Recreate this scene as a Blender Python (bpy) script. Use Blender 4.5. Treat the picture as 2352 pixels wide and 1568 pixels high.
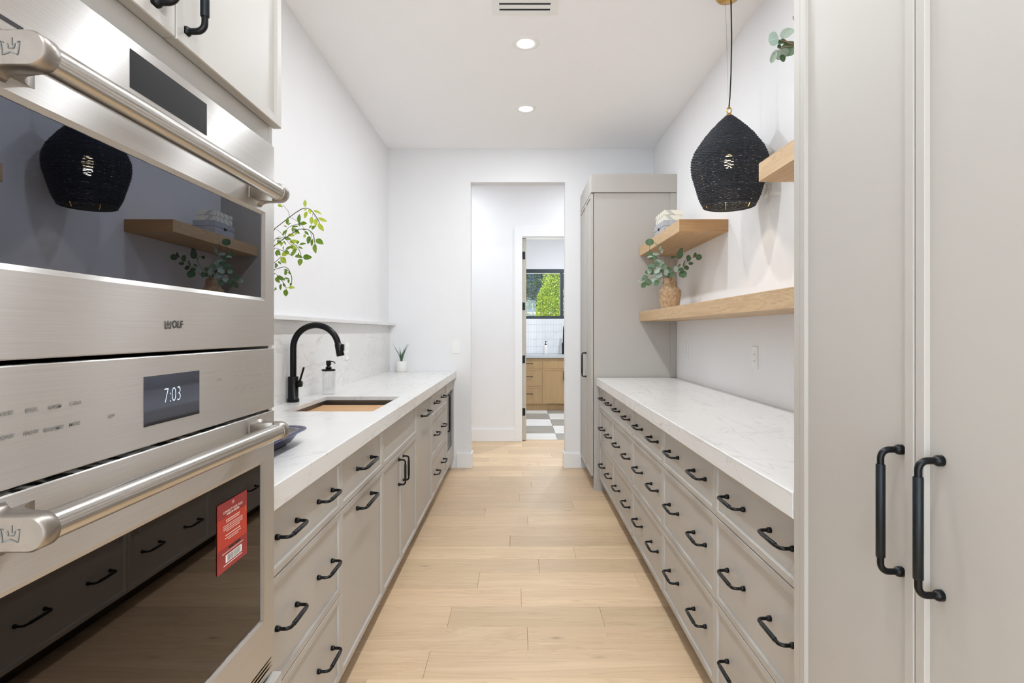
import bpy, bmesh, math, random
from mathutils import Vector, Matrix
random.seed(7)
for o in list(bpy.data.objects): bpy.data.objects.remove(o)
SC = bpy.context.scene
COL = SC.collection
PI = math.pi

# ------------------------------------------------------------------ camera, world, sun, exposure
F = 1290.0          # focal length in pixels of the 2352 x 1568 frame
EYE = 1.2886
CX, CY = 1190.0, 762.0
cam_d = bpy.data.cameras.new('camera'); cam = bpy.data.objects.new('camera', cam_d); COL.objects.link(cam)
cam.location = (0, 0, EYE); cam.rotation_euler = (PI/2, 0, 0)
cam_d.sensor_width = 36.0; cam_d.lens = 36.0*F/2352.0
cam_d.shift_x = -(CX-1176.0)/2352.0; cam_d.shift_y = -(784.0-CY)/2352.0
cam_d.clip_start = 0.05
SC.camera = cam
vs = SC.view_settings
vs.view_transform = 'Standard'; vs.look = 'None'; vs.gamma = 1.0; vs.use_curve_mapping = False
vs.exposure = 0.10
cy = SC.cycles
cy.max_bounces = 8; cy.diffuse_bounces = 7; cy.glossy_bounces = 4; cy.transmission_bounces = 4; cy.transparent_max_bounces = 8
cy.caustics_reflective = False; cy.caustics_refractive = False; cy.sample_clamp_indirect = 8.0
cy.use_adaptive_sampling = True; cy.adaptive_threshold = .08; cy.use_denoising = True

world = bpy.data.worlds.new('world'); SC.world = world; world.use_nodes = True
wn = world.node_tree.nodes; wl = world.node_tree.links
wn.clear()
wo = wn.new('ShaderNodeOutputWorld'); wb = wn.new('ShaderNodeBackground'); sk = wn.new('ShaderNodeTexSky')
sk.sky_type = 'NISHITA'; sk.sun_disc = False; sk.sun_elevation = math.radians(52); sk.sun_rotation = math.radians(200)
wb.inputs['Strength'].default_value = 0.22
wl.new(sk.outputs[0], wb.inputs[0]); wl.new(wb.outputs[0], wo.inputs[0])

def lamp(name, kind, loc, energy, rot=(0,0,0), color=(1,1,1), **kw):
    d = bpy.data.lights.new(name, kind); d.energy = energy; d.color = color
    for k, v in kw.items(): setattr(d, k, v)
    o = bpy.data.objects.new(name, d); COL.objects.link(o); o.location = loc; o.rotation_euler = rot
    return o
sun = lamp('sun', 'SUN', (0, 0, 12), 6.5, color=(1, .95, .86), angle=.01)
sun.rotation_euler = Vector((.35, .55, -.85)).to_track_quat('-Z', 'Y').to_euler()
CAN_W, CAN_COL = 10.6, (.875, .93, .995)
# added area light filling from behind the camera, in place of daylight
lamp('rear_fill_light', 'AREA', (.03, -2.62, 1.45), 86.0, rot=(PI/2, 0, 0), color=(.74, .87, 1.0), shape='RECTANGLE', size=2.0, size_y=2.2)
# daylight entering through the laundry window
lamp('laundry_window_daylight', 'AREA', (.75, 10.35, 1.95), 22.0, rot=(-PI/2, 0, 0), color=(.95, .98, 1.0), shape='RECTANGLE', size=1.6, size_y=1.1)

# ------------------------------------------------------------------ key dimensions (metres)
XL, XR = -1.228, 1.285          # wall planes
YB = 5.33                       # back wall plane
ZC = 3.027                      # ceiling
ZT = .919                       # worktop
Z0, Z1, Z2, Z3 = .0945, .388, .673, .855   # drawer seams
LF, RF = -.61, .66              # front planes of the base cabinets

def px(x, y, Y):                # a place at distance Y along the sight line of a photo pixel (used to read sizes off the photo)
    return Vector(((x-CX)*Y/F, Y, EYE-(y-CY)*Y/F))

# ------------------------------------------------------------------ materials
def lin(c):
    r = []
    for v in c:
        v /= 255.0
        r.append(v/12.92 if v <= .04045 else ((v+.055)/1.055)**2.4)
    return (r[0], r[1], r[2], 1.0)
class NT:
    def __init__(s, name):
        s.m = bpy.data.materials.new(name); s.m.use_nodes = True
        s.t = s.m.node_tree; s.n = s.t.nodes; s.l = s.t.links
        s.b = s.n['Principled BSDF']; s.out = s.n['Material Output']
    def new(s, kind, **kw):
        n = s.n.new(kind)
        for k, v in kw.items(): setattr(n, k, v)
        return n
    def link(s, a, b): s.l.new(a, b)
    def ramp(s, fac, stops):
        r = s.new('ShaderNodeValToRGB'); e = r.color_ramp.elements
        while len(e) > 1: e.remove(e[-1])
        e[0].position = stops[0][0]; e[0].color = stops[0][1]
        for p, c in stops[1:]:
            k = e.new(p); k.color = c
        s.link(fac, r.inputs[0]); return r
    def coords(s, scale=(1,1,1), rand=0.0, rot=(0,0,0)):
        tc = s.new('ShaderNodeTexCoord'); mp = s.new('ShaderNodeMapping')
        mp.inputs['Scale'].default_value = scale; mp.inputs['Rotation'].default_value = rot
        s.link(tc.outputs['Object'], mp.inputs['Vector'])
        if rand:
            oi = s.new('ShaderNodeObjectInfo'); mu = s.new('ShaderNodeMath', operation='MULTIPLY'); mu.inputs[1].default_value = rand
            s.link(oi.outputs['Random'], mu.inputs[0]); s.link(mu.outputs[0], mp.inputs['Location'])
        return mp.outputs[0]
    def noise(s, vec, scale, detail=4, rough=.55, dist=0):
        n = s.new('ShaderNodeTexNoise'); n.inputs['Scale'].default_value = scale; n.inputs['Detail'].default_value = detail
        n.inputs['Roughness'].default_value = rough; n.inputs['Distortion'].default_value = dist
        s.link(vec, n.inputs['Vector']); return n.outputs['Fac']
    def bump(s, h, strength, dist=.001):
        b = s.new('ShaderNodeBump'); b.inputs['Strength'].default_value = strength; b.inputs['Distance'].default_value = dist
        s.link(h, b.inputs['Height']); s.link(b.outputs[0], s.b.inputs['Normal'])
    def mix(s, fac, a, b, mode='MIX'):
        m = s.new('ShaderNodeMix', data_type='RGBA', blend_type=mode)
        if isinstance(fac, (int, float)): m.inputs[0].default_value = fac
        else: s.link(fac, m.inputs[0])
        for sock, v in ((m.inputs[6], a), (m.inputs[7], b)):
            if isinstance(v, tuple): sock.default_value = v
            else: s.link(v, sock)
        return m.outputs[2]
def plain(name, rgb, rough=.5, metal=0.0, var=.03, scale=6.0, bump=0.0, spec=.5, bscale=200):
    t = NT(name); v = t.coords()
    c = lin(rgb); d = tuple(x*(1-var) for x in c[:3])+(1,); e = tuple(min(1, x*(1+var)) for x in c[:3])+(1,)
    r = t.ramp(t.noise(v, scale, 2), [(.3, d), (.7, e)])
    t.link(r.outputs[0], t.b.inputs['Base Color'])
    t.b.inputs['Roughness'].default_value = rough; t.b.inputs['Metallic'].default_value = metal
    t.b.inputs['Specular IOR Level'].default_value = spec
    if bump: t.bump(t.noise(v, bscale, 3), bump)
    return t.m
M = {}
M['wall'] = plain('wall_paint', (237, 237, 238), .85, var=.006, spec=.25)
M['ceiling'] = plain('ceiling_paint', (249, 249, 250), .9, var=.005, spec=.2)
M['trim'] = plain('trim_paint', (240, 240, 240), .4, var=.005)
M['paint'] = plain('greige_cabinet_paint', (181, 176, 169), .44, var=.012, scale=3)
M['toe'] = plain('toe_kick_board', (70, 58, 46), .5, var=.03)
M['black'] = plain('matte_black_metal', (20, 20, 21), .32, .55, var=.05)
M['grip'] = plain('knurled_black_grip', (33, 37, 40), .38, .6, var=.1, scale=300, bump=.25, bscale=900)
M['plate'] = plain('white_plastic', (240, 240, 238), .35, var=.004)
M['slot'] = plain('dark_slot', (26, 26, 28), .6)
M['brass'] = plain('brass', (205, 165, 95), .28, .95, var=.04)
M['rope'] = plain('black_seagrass', (40, 43, 50), .62, var=.35, scale=60, bump=.5, bscale=400, spec=.35)
M['jute'] = plain('jute', (196, 166, 134), .85, var=.28, scale=45, bump=.5, bscale=300, spec=.2)
M['navy'] = plain('navy_enamel', (33, 40, 84), .18, var=.05)
M['stem'] = plain('branch_bark', (84, 84, 60), .7, var=.2, scale=60)
M['eustem'] = plain('eucalyptus_stem', (142, 122, 96), .7, var=.2, scale=60)
M['soil'] = plain('soil', (60, 48, 38), .95, var=.3, scale=80)
M['ceramic'] = plain('white_ceramic', (236, 235, 232), .45, var=.01)
M['boxwood'] = plain('grey_washed_wood', (176, 178, 184), .6, var=.1, scale=30)
M['windowframe'] = plain('dark_window_frame', (44, 56, 62), .4, var=.03)
M['doorpaint'] = plain('taupe_door_paint', (196, 187, 171), .4, var=.01)
M['tilew'] = plain('white_glazed_tile', (232, 234, 237), .15, var=.03, scale=40)
M['grout'] = plain('grout', (205, 207, 210), .8)
M['laundrytop'] = plain('grey_quartz', (186, 188, 190), .3, var=.06, scale=60)
M['red1'] = plain('deep_red_card', (150, 44, 46), .45, var=.02)
M['red2'] = plain('orange_red_card', (190, 58, 42), .45, var=.02)
M['cream'] = plain('cream_ink', (246, 226, 214), .6, var=.0)
M['ink'] = plain('dark_ink', (58, 55, 52), .6, var=.0)
M['greyink'] = plain('grey_ink', (112, 110, 106), .6, var=.0)
M['dimink'] = plain('dim_grey_ink', (146, 142, 137), .6, var=.0)
M['amber'] = plain('amber_print', (224, 130, 66), .5)

def steel_mat(name, rgb=(222, 219, 215), rough=.34, aniso=1.0, tangent=(0, 0, 1), grain=(6, 6, 900)):
    t = NT(name); v = t.coords(grain)
    n = t.noise(v, 1.0, 3, .6)
    c = lin(rgb)
    r = t.ramp(n, [(.3, tuple(x*.93 for x in c[:3])+(1,)), (.7, tuple(min(1, x*1.05) for x in c[:3])+(1,))])
    t.link(r.outputs[0], t.b.inputs['Base Color'])
    t.b.inputs['Metallic'].default_value = 1.0
    t.b.inputs['Roughness'].default_value = rough; t.b.inputs['Anisotropic'].default_value = aniso
    cb = t.new('ShaderNodeCombineXYZ')
    for k in range(3): cb.inputs[k].default_value = tangent[k]
    if aniso: t.link(cb.outputs[0], t.b.inputs['Tangent'])
    t.bump(n, .02, .0004)
    return t.m
M['steel'] = steel_mat('brushed_steel')
M['steelbar'] = steel_mat('polished_steel_tube', (205, 201, 195), .2, 0.0, grain=(6, 900, 6))
M['steelcap'] = steel_mat('satin_steel_casting', (158, 150, 142), .36, 0.0, grain=(40, 40, 40))
M['sinksteel'] = steel_mat('sink_steel', (112, 104, 95), .38, 0.0, grain=(300, 8, 8))
def mirror_glass(name, tint, rough=.012):
    t = NT(name)
    v = t.coords(); r = t.ramp(t.noise(v, 2.0, 1), [(0, lin(tint)), (1, lin(tuple(min(255, c+2) for c in tint)))])
    t.link(r.outputs[0], t.b.inputs['Base Color'])
    t.b.inputs['Metallic'].default_value = 1.0; t.b.inputs['Roughness'].default_value = rough
    t.b.inputs['Specular IOR Level'].default_value = .35
    return t.m
M['ovenglass'] = mirror_glass('dark_oven_glass', (102, 105, 115))
M['ovenglasslow'] = mirror_glass('dim_reflection_oven_glass', (80, 76, 75))  # same glass tinted darker, putting the lower door's weaker reflection into the colour
M['blackglass'] = mirror_glass('black_panel_glass', (52, 52, 53), .3)
M['screen'] = mirror_glass('screen_glass', (96, 100, 112), .05)
def clear_glass(name, tint=(1,1,1,1), gloss=.08, edge=.35):
    t = NT(name); t.n.remove(t.b)
    tr = t.new('ShaderNodeBsdfTransparent'); tr.inputs[0].default_value = tint
    gl = t.new('ShaderNodeBsdfGlossy'); gl.inputs['Roughness'].default_value = .03
    lw = t.new('ShaderNodeLayerWeight'); lw.inputs['Blend'].default_value = .25
    mr = t.new('ShaderNodeMapRange'); mr.inputs['To Min'].default_value = gloss; mr.inputs['To Max'].default_value = edge
    t.link(lw.outputs['Facing'], mr.inputs['Value'])
    mx = t.new('ShaderNodeMixShader'); t.link(mr.outputs[0], mx.inputs[0]); t.link(tr.outputs[0], mx.inputs[1]); t.link(gl.outputs[0], mx.inputs[2])
    t.link(mx.outputs[0], t.out.inputs[0])
    return t.m
M['pane'] = clear_glass('window_pane', (.97, .99, .98, 1), .03, .3)
M['bottle'] = clear_glass('ribbed_glass', (.985, .99, .99, 1), .06, .5)
def emit(name, rgb, strength):
    t = NT(name); t.b.inputs['Base Color'].default_value = lin(rgb)
    t.b.inputs['Emission Color'].default_value = lin(rgb); t.b.inputs['Emission Strength'].default_value = strength
    return t.m
M['lens'] = emit('lit_lens', (255, 248, 236), 9.0)
M['bulb'] = emit('lit_bulb', (255, 226, 176), 14.0)
M['digits'] = emit('lit_digits', (196, 216, 234), .6)

def stone(name):
    t = NT(name); v = t.coords((1, 1, 1))
    base = t.ramp(t.noise(v, 3.0, 6, .6), [(.3, lin((225, 224, 222))), (.7, lin((233, 233, 232)))])
    # long faint veins running along the bench
    v2 = t.coords((5.5, .8, 5.5), rot=(0, 0, .12))
    n2 = t.noise(v2, 1.1, 3.2, .5, .35)
    s1 = t.ramp(n2, [(.49, (0,0,0,1)), (.5, (1,1,1,1)), (.508, (0,0,0,1))])
    v3 = t.coords((1, 1, 1), rot=(.2, .5, .4)); n3 = t.noise(v3, 1.3, 6, .55, .35)
    s2 = t.ramp(n3, [(.496, (0,0,0,1)), (.5, (1,1,1,1)), (.504, (0,0,0,1))])
    v4 = t.coords((14, 1.2, 14)); n4 = t.noise(v4, 2.0, 5, .7)
    c = t.mix(n4, base.outputs[0], lin((224, 221, 217)), 'MIX')
    mm = t.new('ShaderNodeMath', operation='MULTIPLY'); mm.inputs[1].default_value = .17; t.link(s1.outputs[0], mm.inputs[0])
    c = t.mix(mm.outputs[0], c, lin((128, 124, 120)))
    m2 = t.new('ShaderNodeMath', operation='MULTIPLY'); m2.inputs[1].default_value = .22; t.link(s2.outputs[0], m2.inputs[0])
    c = t.mix(m2.outputs[0], c, lin((132, 124, 116)))
    t.link(c, t.b.inputs['Base Color']); t.b.inputs['Roughness'].default_value = .24
    return t.m
M['stone'] = stone('white_quartzite')

def wood(name, c0, c1, c2, axis, rough=.45, grain=1.0, rand=23.0, knots=False, tone=.18, gs=.5):
    """grain runs along axis (0 x, 1 y, 2 z)"""
    t = NT(name)
    sc = [9.0, 9.0, 9.0]; sc[axis] = .7
    v = t.coords(tuple(sc), rand)
    sc2 = [70.0, 70.0, 70.0]; sc2[axis] = 2.2
    vf = t.coords(tuple(sc2), rand)
    n = t.noise(v, 1.1, 5, .6, 1.1)
    w = t.new('ShaderNodeMath', operation='MULTIPLY'); w.inputs[1].default_value = 15.0*grain; t.link(n, w.inputs[0])
    fr = t.new('ShaderNodeMath', operation='FRACT'); t.link(w.outputs[0], fr.inputs[0])
    rings = t.ramp(fr.outputs[0], [(0, (0,0,0,1)), (.75, (.55,.55,.55,1)), (.93, (1,1,1,1)), (1, (0,0,0,1))])
    fine = t.noise(vf, 1.0, 4, .65)
    base = t.ramp(n, [(.3, lin(c0)), (.55, lin(c1)), (.75, lin(c0))])
    m1 = t.new('ShaderNodeMath', operation='MULTIPLY'); m1.inputs[1].default_value = gs; t.link(rings.outputs[0], m1.inputs[0])
    c = t.mix(m1.outputs[0], base.outputs[0], lin(c2))
    fr2 = t.ramp(fine, [(.35, (.0,0,0,1)), (.7, (1,1,1,1))])
    m2 = t.new('ShaderNodeMath', operation='MULTIPLY'); m2.inputs[1].default_value = .22; t.link(fr2.outputs[0], m2.inputs[0])
    c = t.mix(m2.outputs[0], c, lin(c2))
    oi = t.new('ShaderNodeObjectInfo')
    hv = t.new('ShaderNodeHueSaturation')
    mr = t.new('ShaderNodeMapRange'); mr.inputs['To Min'].default_value = 1-tone; mr.inputs['To Max'].default_value = 1+tone*.55
    t.link(oi.outputs['Random'], mr.inputs['Value']); t.link(mr.outputs[0], hv.inputs['Value']); t.link(c, hv.inputs['Color'])
    c = hv.outputs[0]
    if knots:
        vk = t.coords((2.2, 6.5, 1), rand)
        vo = t.new('ShaderNodeTexVoronoi'); vo.inputs['Scale'].default_value = 1.0; t.link(vk, vo.inputs['Vector'])
        kk = t.ramp(vo.outputs['Distance'], [(0, (.8,.8,.8,1)), (.045, (.25,.25,.25,1)), (.10, (0,0,0,1))])
        c = t.mix(kk.outputs[0], c, lin((120, 92, 66)))
    t.link(c, t.b.inputs['Base Color']); t.b.inputs['Roughness'].default_value = rough
    t.bump(fine, .05, .0006)
    return t.m
M['plank'] = wood('oak_floor', (233, 206, 170), (223, 194, 157), (192, 160, 124), 0, .40, .5, 37.0, True, .15, .5)
M['shelf'] = wood('oak_shelf', (216, 187, 148), (207, 175, 134), (160, 126, 88), 1, .5, .55, 5.0, False, .05, .5)
M['shelfend'] = wood('oak_shelf_end', (190, 150, 104), (178, 136, 92), (136, 98, 62), 0, .5, .45, 5.0, False, .0, .45)
M['board'] = wood('wood_board', (214, 172, 122), (202, 158, 108), (170, 126, 82), 0, .5, .8, 5.0, False, .0, .35)
M['oakcab'] = wood('oak_cabinet', (190, 158, 114), (182, 148, 104), (152, 120, 80), 2, .5, 1.0, 11.0, False, .05, .35)

def leaf_mat(name, c0, c1, trans=.35, back=None):
    t = NT(name); oi = t.new('ShaderNodeObjectInfo')
    v = t.coords((1, 1, 1)); n = t.noise(v, 14.0, 3)
    a = t.new('ShaderNodeMath', operation='ADD'); t.link(oi.outputs['Random'], a.inputs[0]); t.link(n, a.inputs[1])
    h = t.new('ShaderNodeMath', operation='MULTIPLY'); h.inputs[1].default_value = .5; t.link(a.outputs[0], h.inputs[0])
    r = t.ramp(h.outputs[0], [(.25, lin(c0)), (.75, lin(c1))])
    c = r.outputs[0]
    if back:
        g = t.new('ShaderNodeNewGeometry'); c = t.mix(g.outputs['Backfacing'], c, lin(back))
    sp = t.new('ShaderNodeSeparateXYZ'); t.link(v, sp.inputs[0])
    ab = t.new('ShaderNodeMath', operation='ABSOLUTE'); t.link(sp.outputs['Y'], ab.inputs[0])
    rib_ = t.ramp(ab.outputs[0], [(0, (.5,.5,.5,1)), (.035, (.3,.3,.3,1)), (.05, (0,0,0,1))])
    c = t.mix(rib_.outputs[0], c, lin(tuple(min(255, q+(12 if back else 40)) for q in c1)))
    t.link(c, t.b.inputs['Base Color']); t.b.inputs['Roughness'].default_value = .45
    tl = t.new('ShaderNodeBsdfTranslucent'); t.link(c, tl.inputs[0])
    mx = t.new('ShaderNodeMixShader'); mx.inputs[0].default_value = trans
    t.link(t.b.outputs[0], mx.inputs[1]); t.link(tl.outputs[0], mx.inputs[2]); t.link(mx.outputs[0], t.out.inputs[0])
    return t.m
M['leafdark'] = leaf_mat('leaf_green', (92, 128, 34), (120, 150, 44), .3)
M['leaflime'] = leaf_mat('leaf_lime', (190, 204, 70), (172, 192, 62), .4)
M['euleaf'] = leaf_mat('eucalyptus_leaf', (70, 100, 66), (98, 128, 92), .2, (150, 172, 156))
M['euleafpale'] = leaf_mat('eucalyptus_leaf_pale', (150, 172, 158), (176, 192, 178), .2, (120, 146, 118))
M['aloe'] = leaf_mat('aloe_leaf', (48, 80, 58), (70, 104, 76), .1)
def foliage(name, c0, c1):
    t = NT(name); g = t.new('ShaderNodeNewGeometry')
    r = t.ramp(g.outputs['Random Per Island'], [(0, lin(c0)), (1, lin(c1))])
    t.link(r.outputs[0], t.b.inputs['Base Color']); t.b.inputs['Roughness'].default_value = .5
    tl = t.new('ShaderNodeBsdfTranslucent'); t.link(r.outputs[0], tl.inputs[0])
    mx = t.new('ShaderNodeMixShader'); mx.inputs[0].default_value = .4
    t.link(t.b.outputs[0], mx.inputs[1]); t.link(tl.outputs[0], mx.inputs[2]); t.link(mx.outputs[0], t.out.inputs[0])
    return t.m
M['fol_lime'] = foliage('lime_foliage', (130, 170, 40), (214, 224, 96))
M['fol_dark'] = foliage('dark_foliage', (36, 66, 44), (96, 130, 84))
M['fol_pale'] = foliage('pale_foliage', (104, 140, 104), (186, 206, 176))
M['trunk'] = plain('trunk_bark', (92, 74, 58), .9, var=.25, scale=30)
M['ground'] = plain('gravel_ground', (198, 176, 150), .95, var=.15, scale=8)
M['slate'] = plain('slate_blue_siding', (62, 82, 112), .7, var=.06)
M['benchwhite'] = plain('white_timber', (232, 226, 216), .6)
def tile_mat(name, c0, c1):
    t = NT(name); v = t.coords((1, 2.5, 1), 9.0)
    r = t.ramp(t.noise(v, 3.0, 5, .6, .6), [(.3, lin(c0)), (.7, lin(c1))])
    t.link(r.outputs[0], t.b.inputs['Base Color']); t.b.inputs['Roughness'].default_value = .35
    return t.m
M['tilelight'] = tile_mat('pale_marble_tile', (224, 224, 222), (236, 236, 234))
M['tiledark'] = tile_mat('grey_stone_tile', (146, 144, 138), (166, 164, 158))
def stripes(name):
    t = NT(name); v = t.coords((1, 1, 1))
    sp = t.new('ShaderNodeSeparateXYZ'); t.link(v, sp.inputs[0])
    # arcs: distance from a point off the box's corner
    cb = t.new('ShaderNodeVectorMath', operation='DISTANCE'); cb.inputs[1].default_value = (.10, .16, .14); t.link(v, cb.inputs[0])
    mu = t.new('ShaderNodeMath', operation='MULTIPLY'); mu.inputs[1].default_value = 26.0; t.link(cb.outputs['Value'], mu.inputs[0])
    fr = t.new('ShaderNodeMath', operation='FRACT'); t.link(mu.outputs[0], fr.inputs[0])
    r = t.ramp(fr.outputs[0], [(0, lin((236, 232, 218))), (.58, lin((236, 232, 218))), (.6, lin((150, 152, 148))), (.68, lin((204, 204, 196))), (.9, lin((196, 197, 190))), (.92, lin((236, 232, 218)))])
    t.link(r.outputs[0], t.b.inputs['Base Color']); t.b.inputs['Roughness'].default_value = .5
    return t.m
M['stripes'] = stripes('arc_striped_paper')

# ------------------------------------------------------------------ mesh helpers
class MB:
    def __init__(s): s.v = []; s.f = []; s.sm = []; s.mi = []; s.cur = 0
    def add(s, vs_, fs, smooth=False):
        o = len(s.v); s.v += [tuple(p) for p in vs_]
        for f in fs:
            s.f.append([i+o for i in f]); s.sm.append(smooth); s.mi.append(s.cur)
        return s
    def mat(s, i): s.cur = i; return s
    def box(s, x0, x1, y0, y1, z0, z1, b=0.0):
        if x0 > x1: x0, x1 = x1, x0
        if y0 > y1: y0, y1 = y1, y0
        if z0 > z1: z0, z1 = z1, z0
        if b <= 0:
            return s.add([(x0,y0,z0),(x1,y0,z0),(x1,y1,z0),(x0,y1,z0),(x0,y0,z1),(x1,y0,z1),(x1,y1,z1),(x0,y1,z1)],
                         [(3,2,1,0),(4,5,6,7),(0,1,5,4),(1,2,6,5),(2,3,7,6),(3,0,4,7)])
        L = (x0, y0, z0); H = (x1, y1, z1); vs_ = []; idx = {}
        for cx in (0, 1):
            for cy in (0, 1):
                for cz in (0, 1):
                    c = (cx, cy, cz)
                    for a in range(3):
                        p = [0, 0, 0]
                        for k in range(3):
                            e = H[k] if c[k] else L[k]
                            if k != a: e += -b if c[k] else b
                            p[k] = e
                        idx[c, a] = len(vs_); vs_.append(p)
        fs = []
        for a in range(3):
            u, w = (a+1) % 3, (a+2) % 3
            for s_ in (0, 1):
                q = []
                for cu, cw in ((0,0),(1,0),(1,1),(0,1)):
                    c = [0,0,0]; c[a] = s_; c[u] = cu; c[w] = cw; q.append(idx[tuple(c), a])
                fs.append(q if s_ else q[::-1])
        for a in range(3):
            u, w = (a+1) % 3, (a+2) % 3
            for cu in (0, 1):
                for cw in (0, 1):
                    c0 = [0,0,0]; c0[u] = cu; c0[w] = cw; c1 = list(c0); c1[a] = 1
                    fs.append([idx[tuple(c0), u], idx[tuple(c1), u], idx[tuple(c1), w], idx[tuple(c0), w]])
        for cx in (0, 1):
            for cy in (0, 1):
                for cz in (0, 1): fs.append([idx[(cx,cy,cz), k] for k in range(3)])
        return s.add(vs_, fs)
    def tube(s, pts, r, n=8, caps=True, smooth=True):
        pts = [Vector(p) for p in pts]; m = len(pts)
        rs = r if isinstance(r, (list, tuple)) else [r]*m
        t0 = (pts[1]-pts[0]).normalized()
        up = Vector((0,0,1)) if abs(t0.z) < .9 else Vector((1,0,0))
        u = t0.cross(up).normalized(); vs_ = []; prev = t0
        for i, p in enumerate(pts):
            a = pts[max(i-1, 0)]; b = pts[min(i+1, m-1)]
            t = (b-a).normalized()
            q = prev.rotation_difference(t); u = (q @ u).normalized(); u = (u - t*u.dot(t)).normalized(); prev = t
            w = t.cross(u)
            for k in range(n):
                an = 2*PI*k/n
                vs_.append(p + (u*math.cos(an) + w*math.sin(an))*rs[i])
        fs = []
        for i in range(m-1):
            for k in range(n):
                k2 = (k+1) % n
                fs.append((i*n+k, i*n+k2, (i+1)*n+k2, (i+1)*n+k))
        s.add(vs_, fs, smooth)
        if caps:
            s.add([vs_[k] for k in range(n)], [tuple(range(n))[::-1]])
            s.add([vs_[(m-1)*n+k] for k in range(n)], [tuple(range(n))])
        return s
    def lathe(s, prof, c=(0,0,0), n=24, axis='z', smooth=True, close=False, mod=None):
        vs_ = []
        for (r, h) in prof:
            for k in range(n):
                an = 2*PI*k/n; rr = r*(mod(k, r, h) if mod else 1)
                a, b = rr*math.cos(an), rr*math.sin(an)
                vs_.append({'z': (c[0]+a, c[1]+b, c[2]+h), 'x': (c[0]+h, c[1]+a, c[2]+b), 'y': (c[0]+b, c[1]+h, c[2]+a)}[axis])
        fs = []
        m = len(prof)
        for i in range(m if close else m-1):
            j = (i+1) % m
            for k in range(n):
                k2 = (k+1) % n; fs.append((i*n+k, i*n+k2, j*n+k2, j*n+k))
        return s.add(vs_, fs, smooth)
    def loft(s, loops, smooth=False, cap0=True, cap1=True):
        n = len(loops[0]); vs_ = [p for l in loops for p in l]; fs = []
        for i in range(len(loops)-1):
            for k in range(n):
                k2 = (k+1) % n; fs.append((i*n+k, i*n+k2, (i+1)*n+k2, (i+1)*n+k))
        s.add(vs_, fs, smooth)
        if cap0: s.add(loops[0], [tuple(range(n))[::-1]])
        if cap1: s.add(loops[-1], [tuple(range(n))])
        return s
    def mesh(s, name, mats, origin=(0,0,0), recalc=True):
        me = bpy.data.meshes.new(name)
        o = Vector(origin)
        me.from_pydata([tuple(Vector(p)-o) for p in s.v], [], s.f)
        for p, sm, mi in zip(me.polygons, s.sm, s.mi): p.use_smooth = sm; p.material_index = mi
        for m_ in (mats if isinstance(mats, (list, tuple)) else [mats]): me.materials.append(M[m_])
        if recalc:
            bm = bmesh.new(); bm.from_mesh(me)
            bmesh.ops.recalc_face_normals(bm, faces=bm.faces); bm.to_mesh(me); bm.free()
        me.update(); return me
    def center(s):
        xs, ys, zs = zip(*s.v)
        return ((min(xs)+max(xs))/2, (min(ys)+max(ys))/2, min(zs))
WP = {}
def put(name, me, parent=None, loc=(0,0,0), rot=None, scale=None):
    o = bpy.data.objects.new(name, me); COL.objects.link(o)
    WP[o.name] = Vector(loc)
    if parent: o.parent = parent; o.location = Vector(loc)-WP[parent.name]
    else: o.location = loc
    if rot is not None: o.rotation_euler = rot
    if scale is not None: o.scale = scale
    return o
def obj(name, mb, mats, parent=None, recalc=True):
    c = mb.center()
    return put(name, mb.mesh(name, mats, c, recalc), parent, c)
def tag(o, label=None, cat=None, group=None, kind=None):
    if label: o['label'] = label
    if cat: o['category'] = cat
    if group: o['group'] = group
    if kind: o['kind'] = kind
    return o
def thing(name, label, cat, loc, group=None):
    o = put(name, None, None, loc); return tag(o, label, cat, group)
def struct(name, mb, mats, label, parent=None):
    o = obj(name, mb, mats, parent); return tag(o, label, None, None, 'structure')
def B(*a, **k): return MB().box(*a, **k)

def text_mb(mb, s, size, place, align='CENTER', squash=1.0, bold=0.0):
    cu = bpy.data.curves.new('t', 'FONT'); cu.body = s; cu.size = size; cu.align_x = align; cu.align_y = 'CENTER'
    cu.fill_mode = 'FRONT' if hasattr(cu, 'fill_mode') else cu.fill_mode
    cu.resolution_u = 3; cu.offset = bold
    to = bpy.data.objects.new('t', cu); COL.objects.link(to)
    dg = bpy.context.evaluated_depsgraph_get(); dg.update()
    ev = to.evaluated_get(dg); me = ev.to_mesh()
    mb.add([place(v.co.x*squash, v.co.y) for v in me.vertices], [tuple(p.vertices) for p in me.polygons])
    ev.to_mesh_clear()
    bpy.data.objects.remove(to); bpy.data.curves.remove(cu)
    return mb

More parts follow.
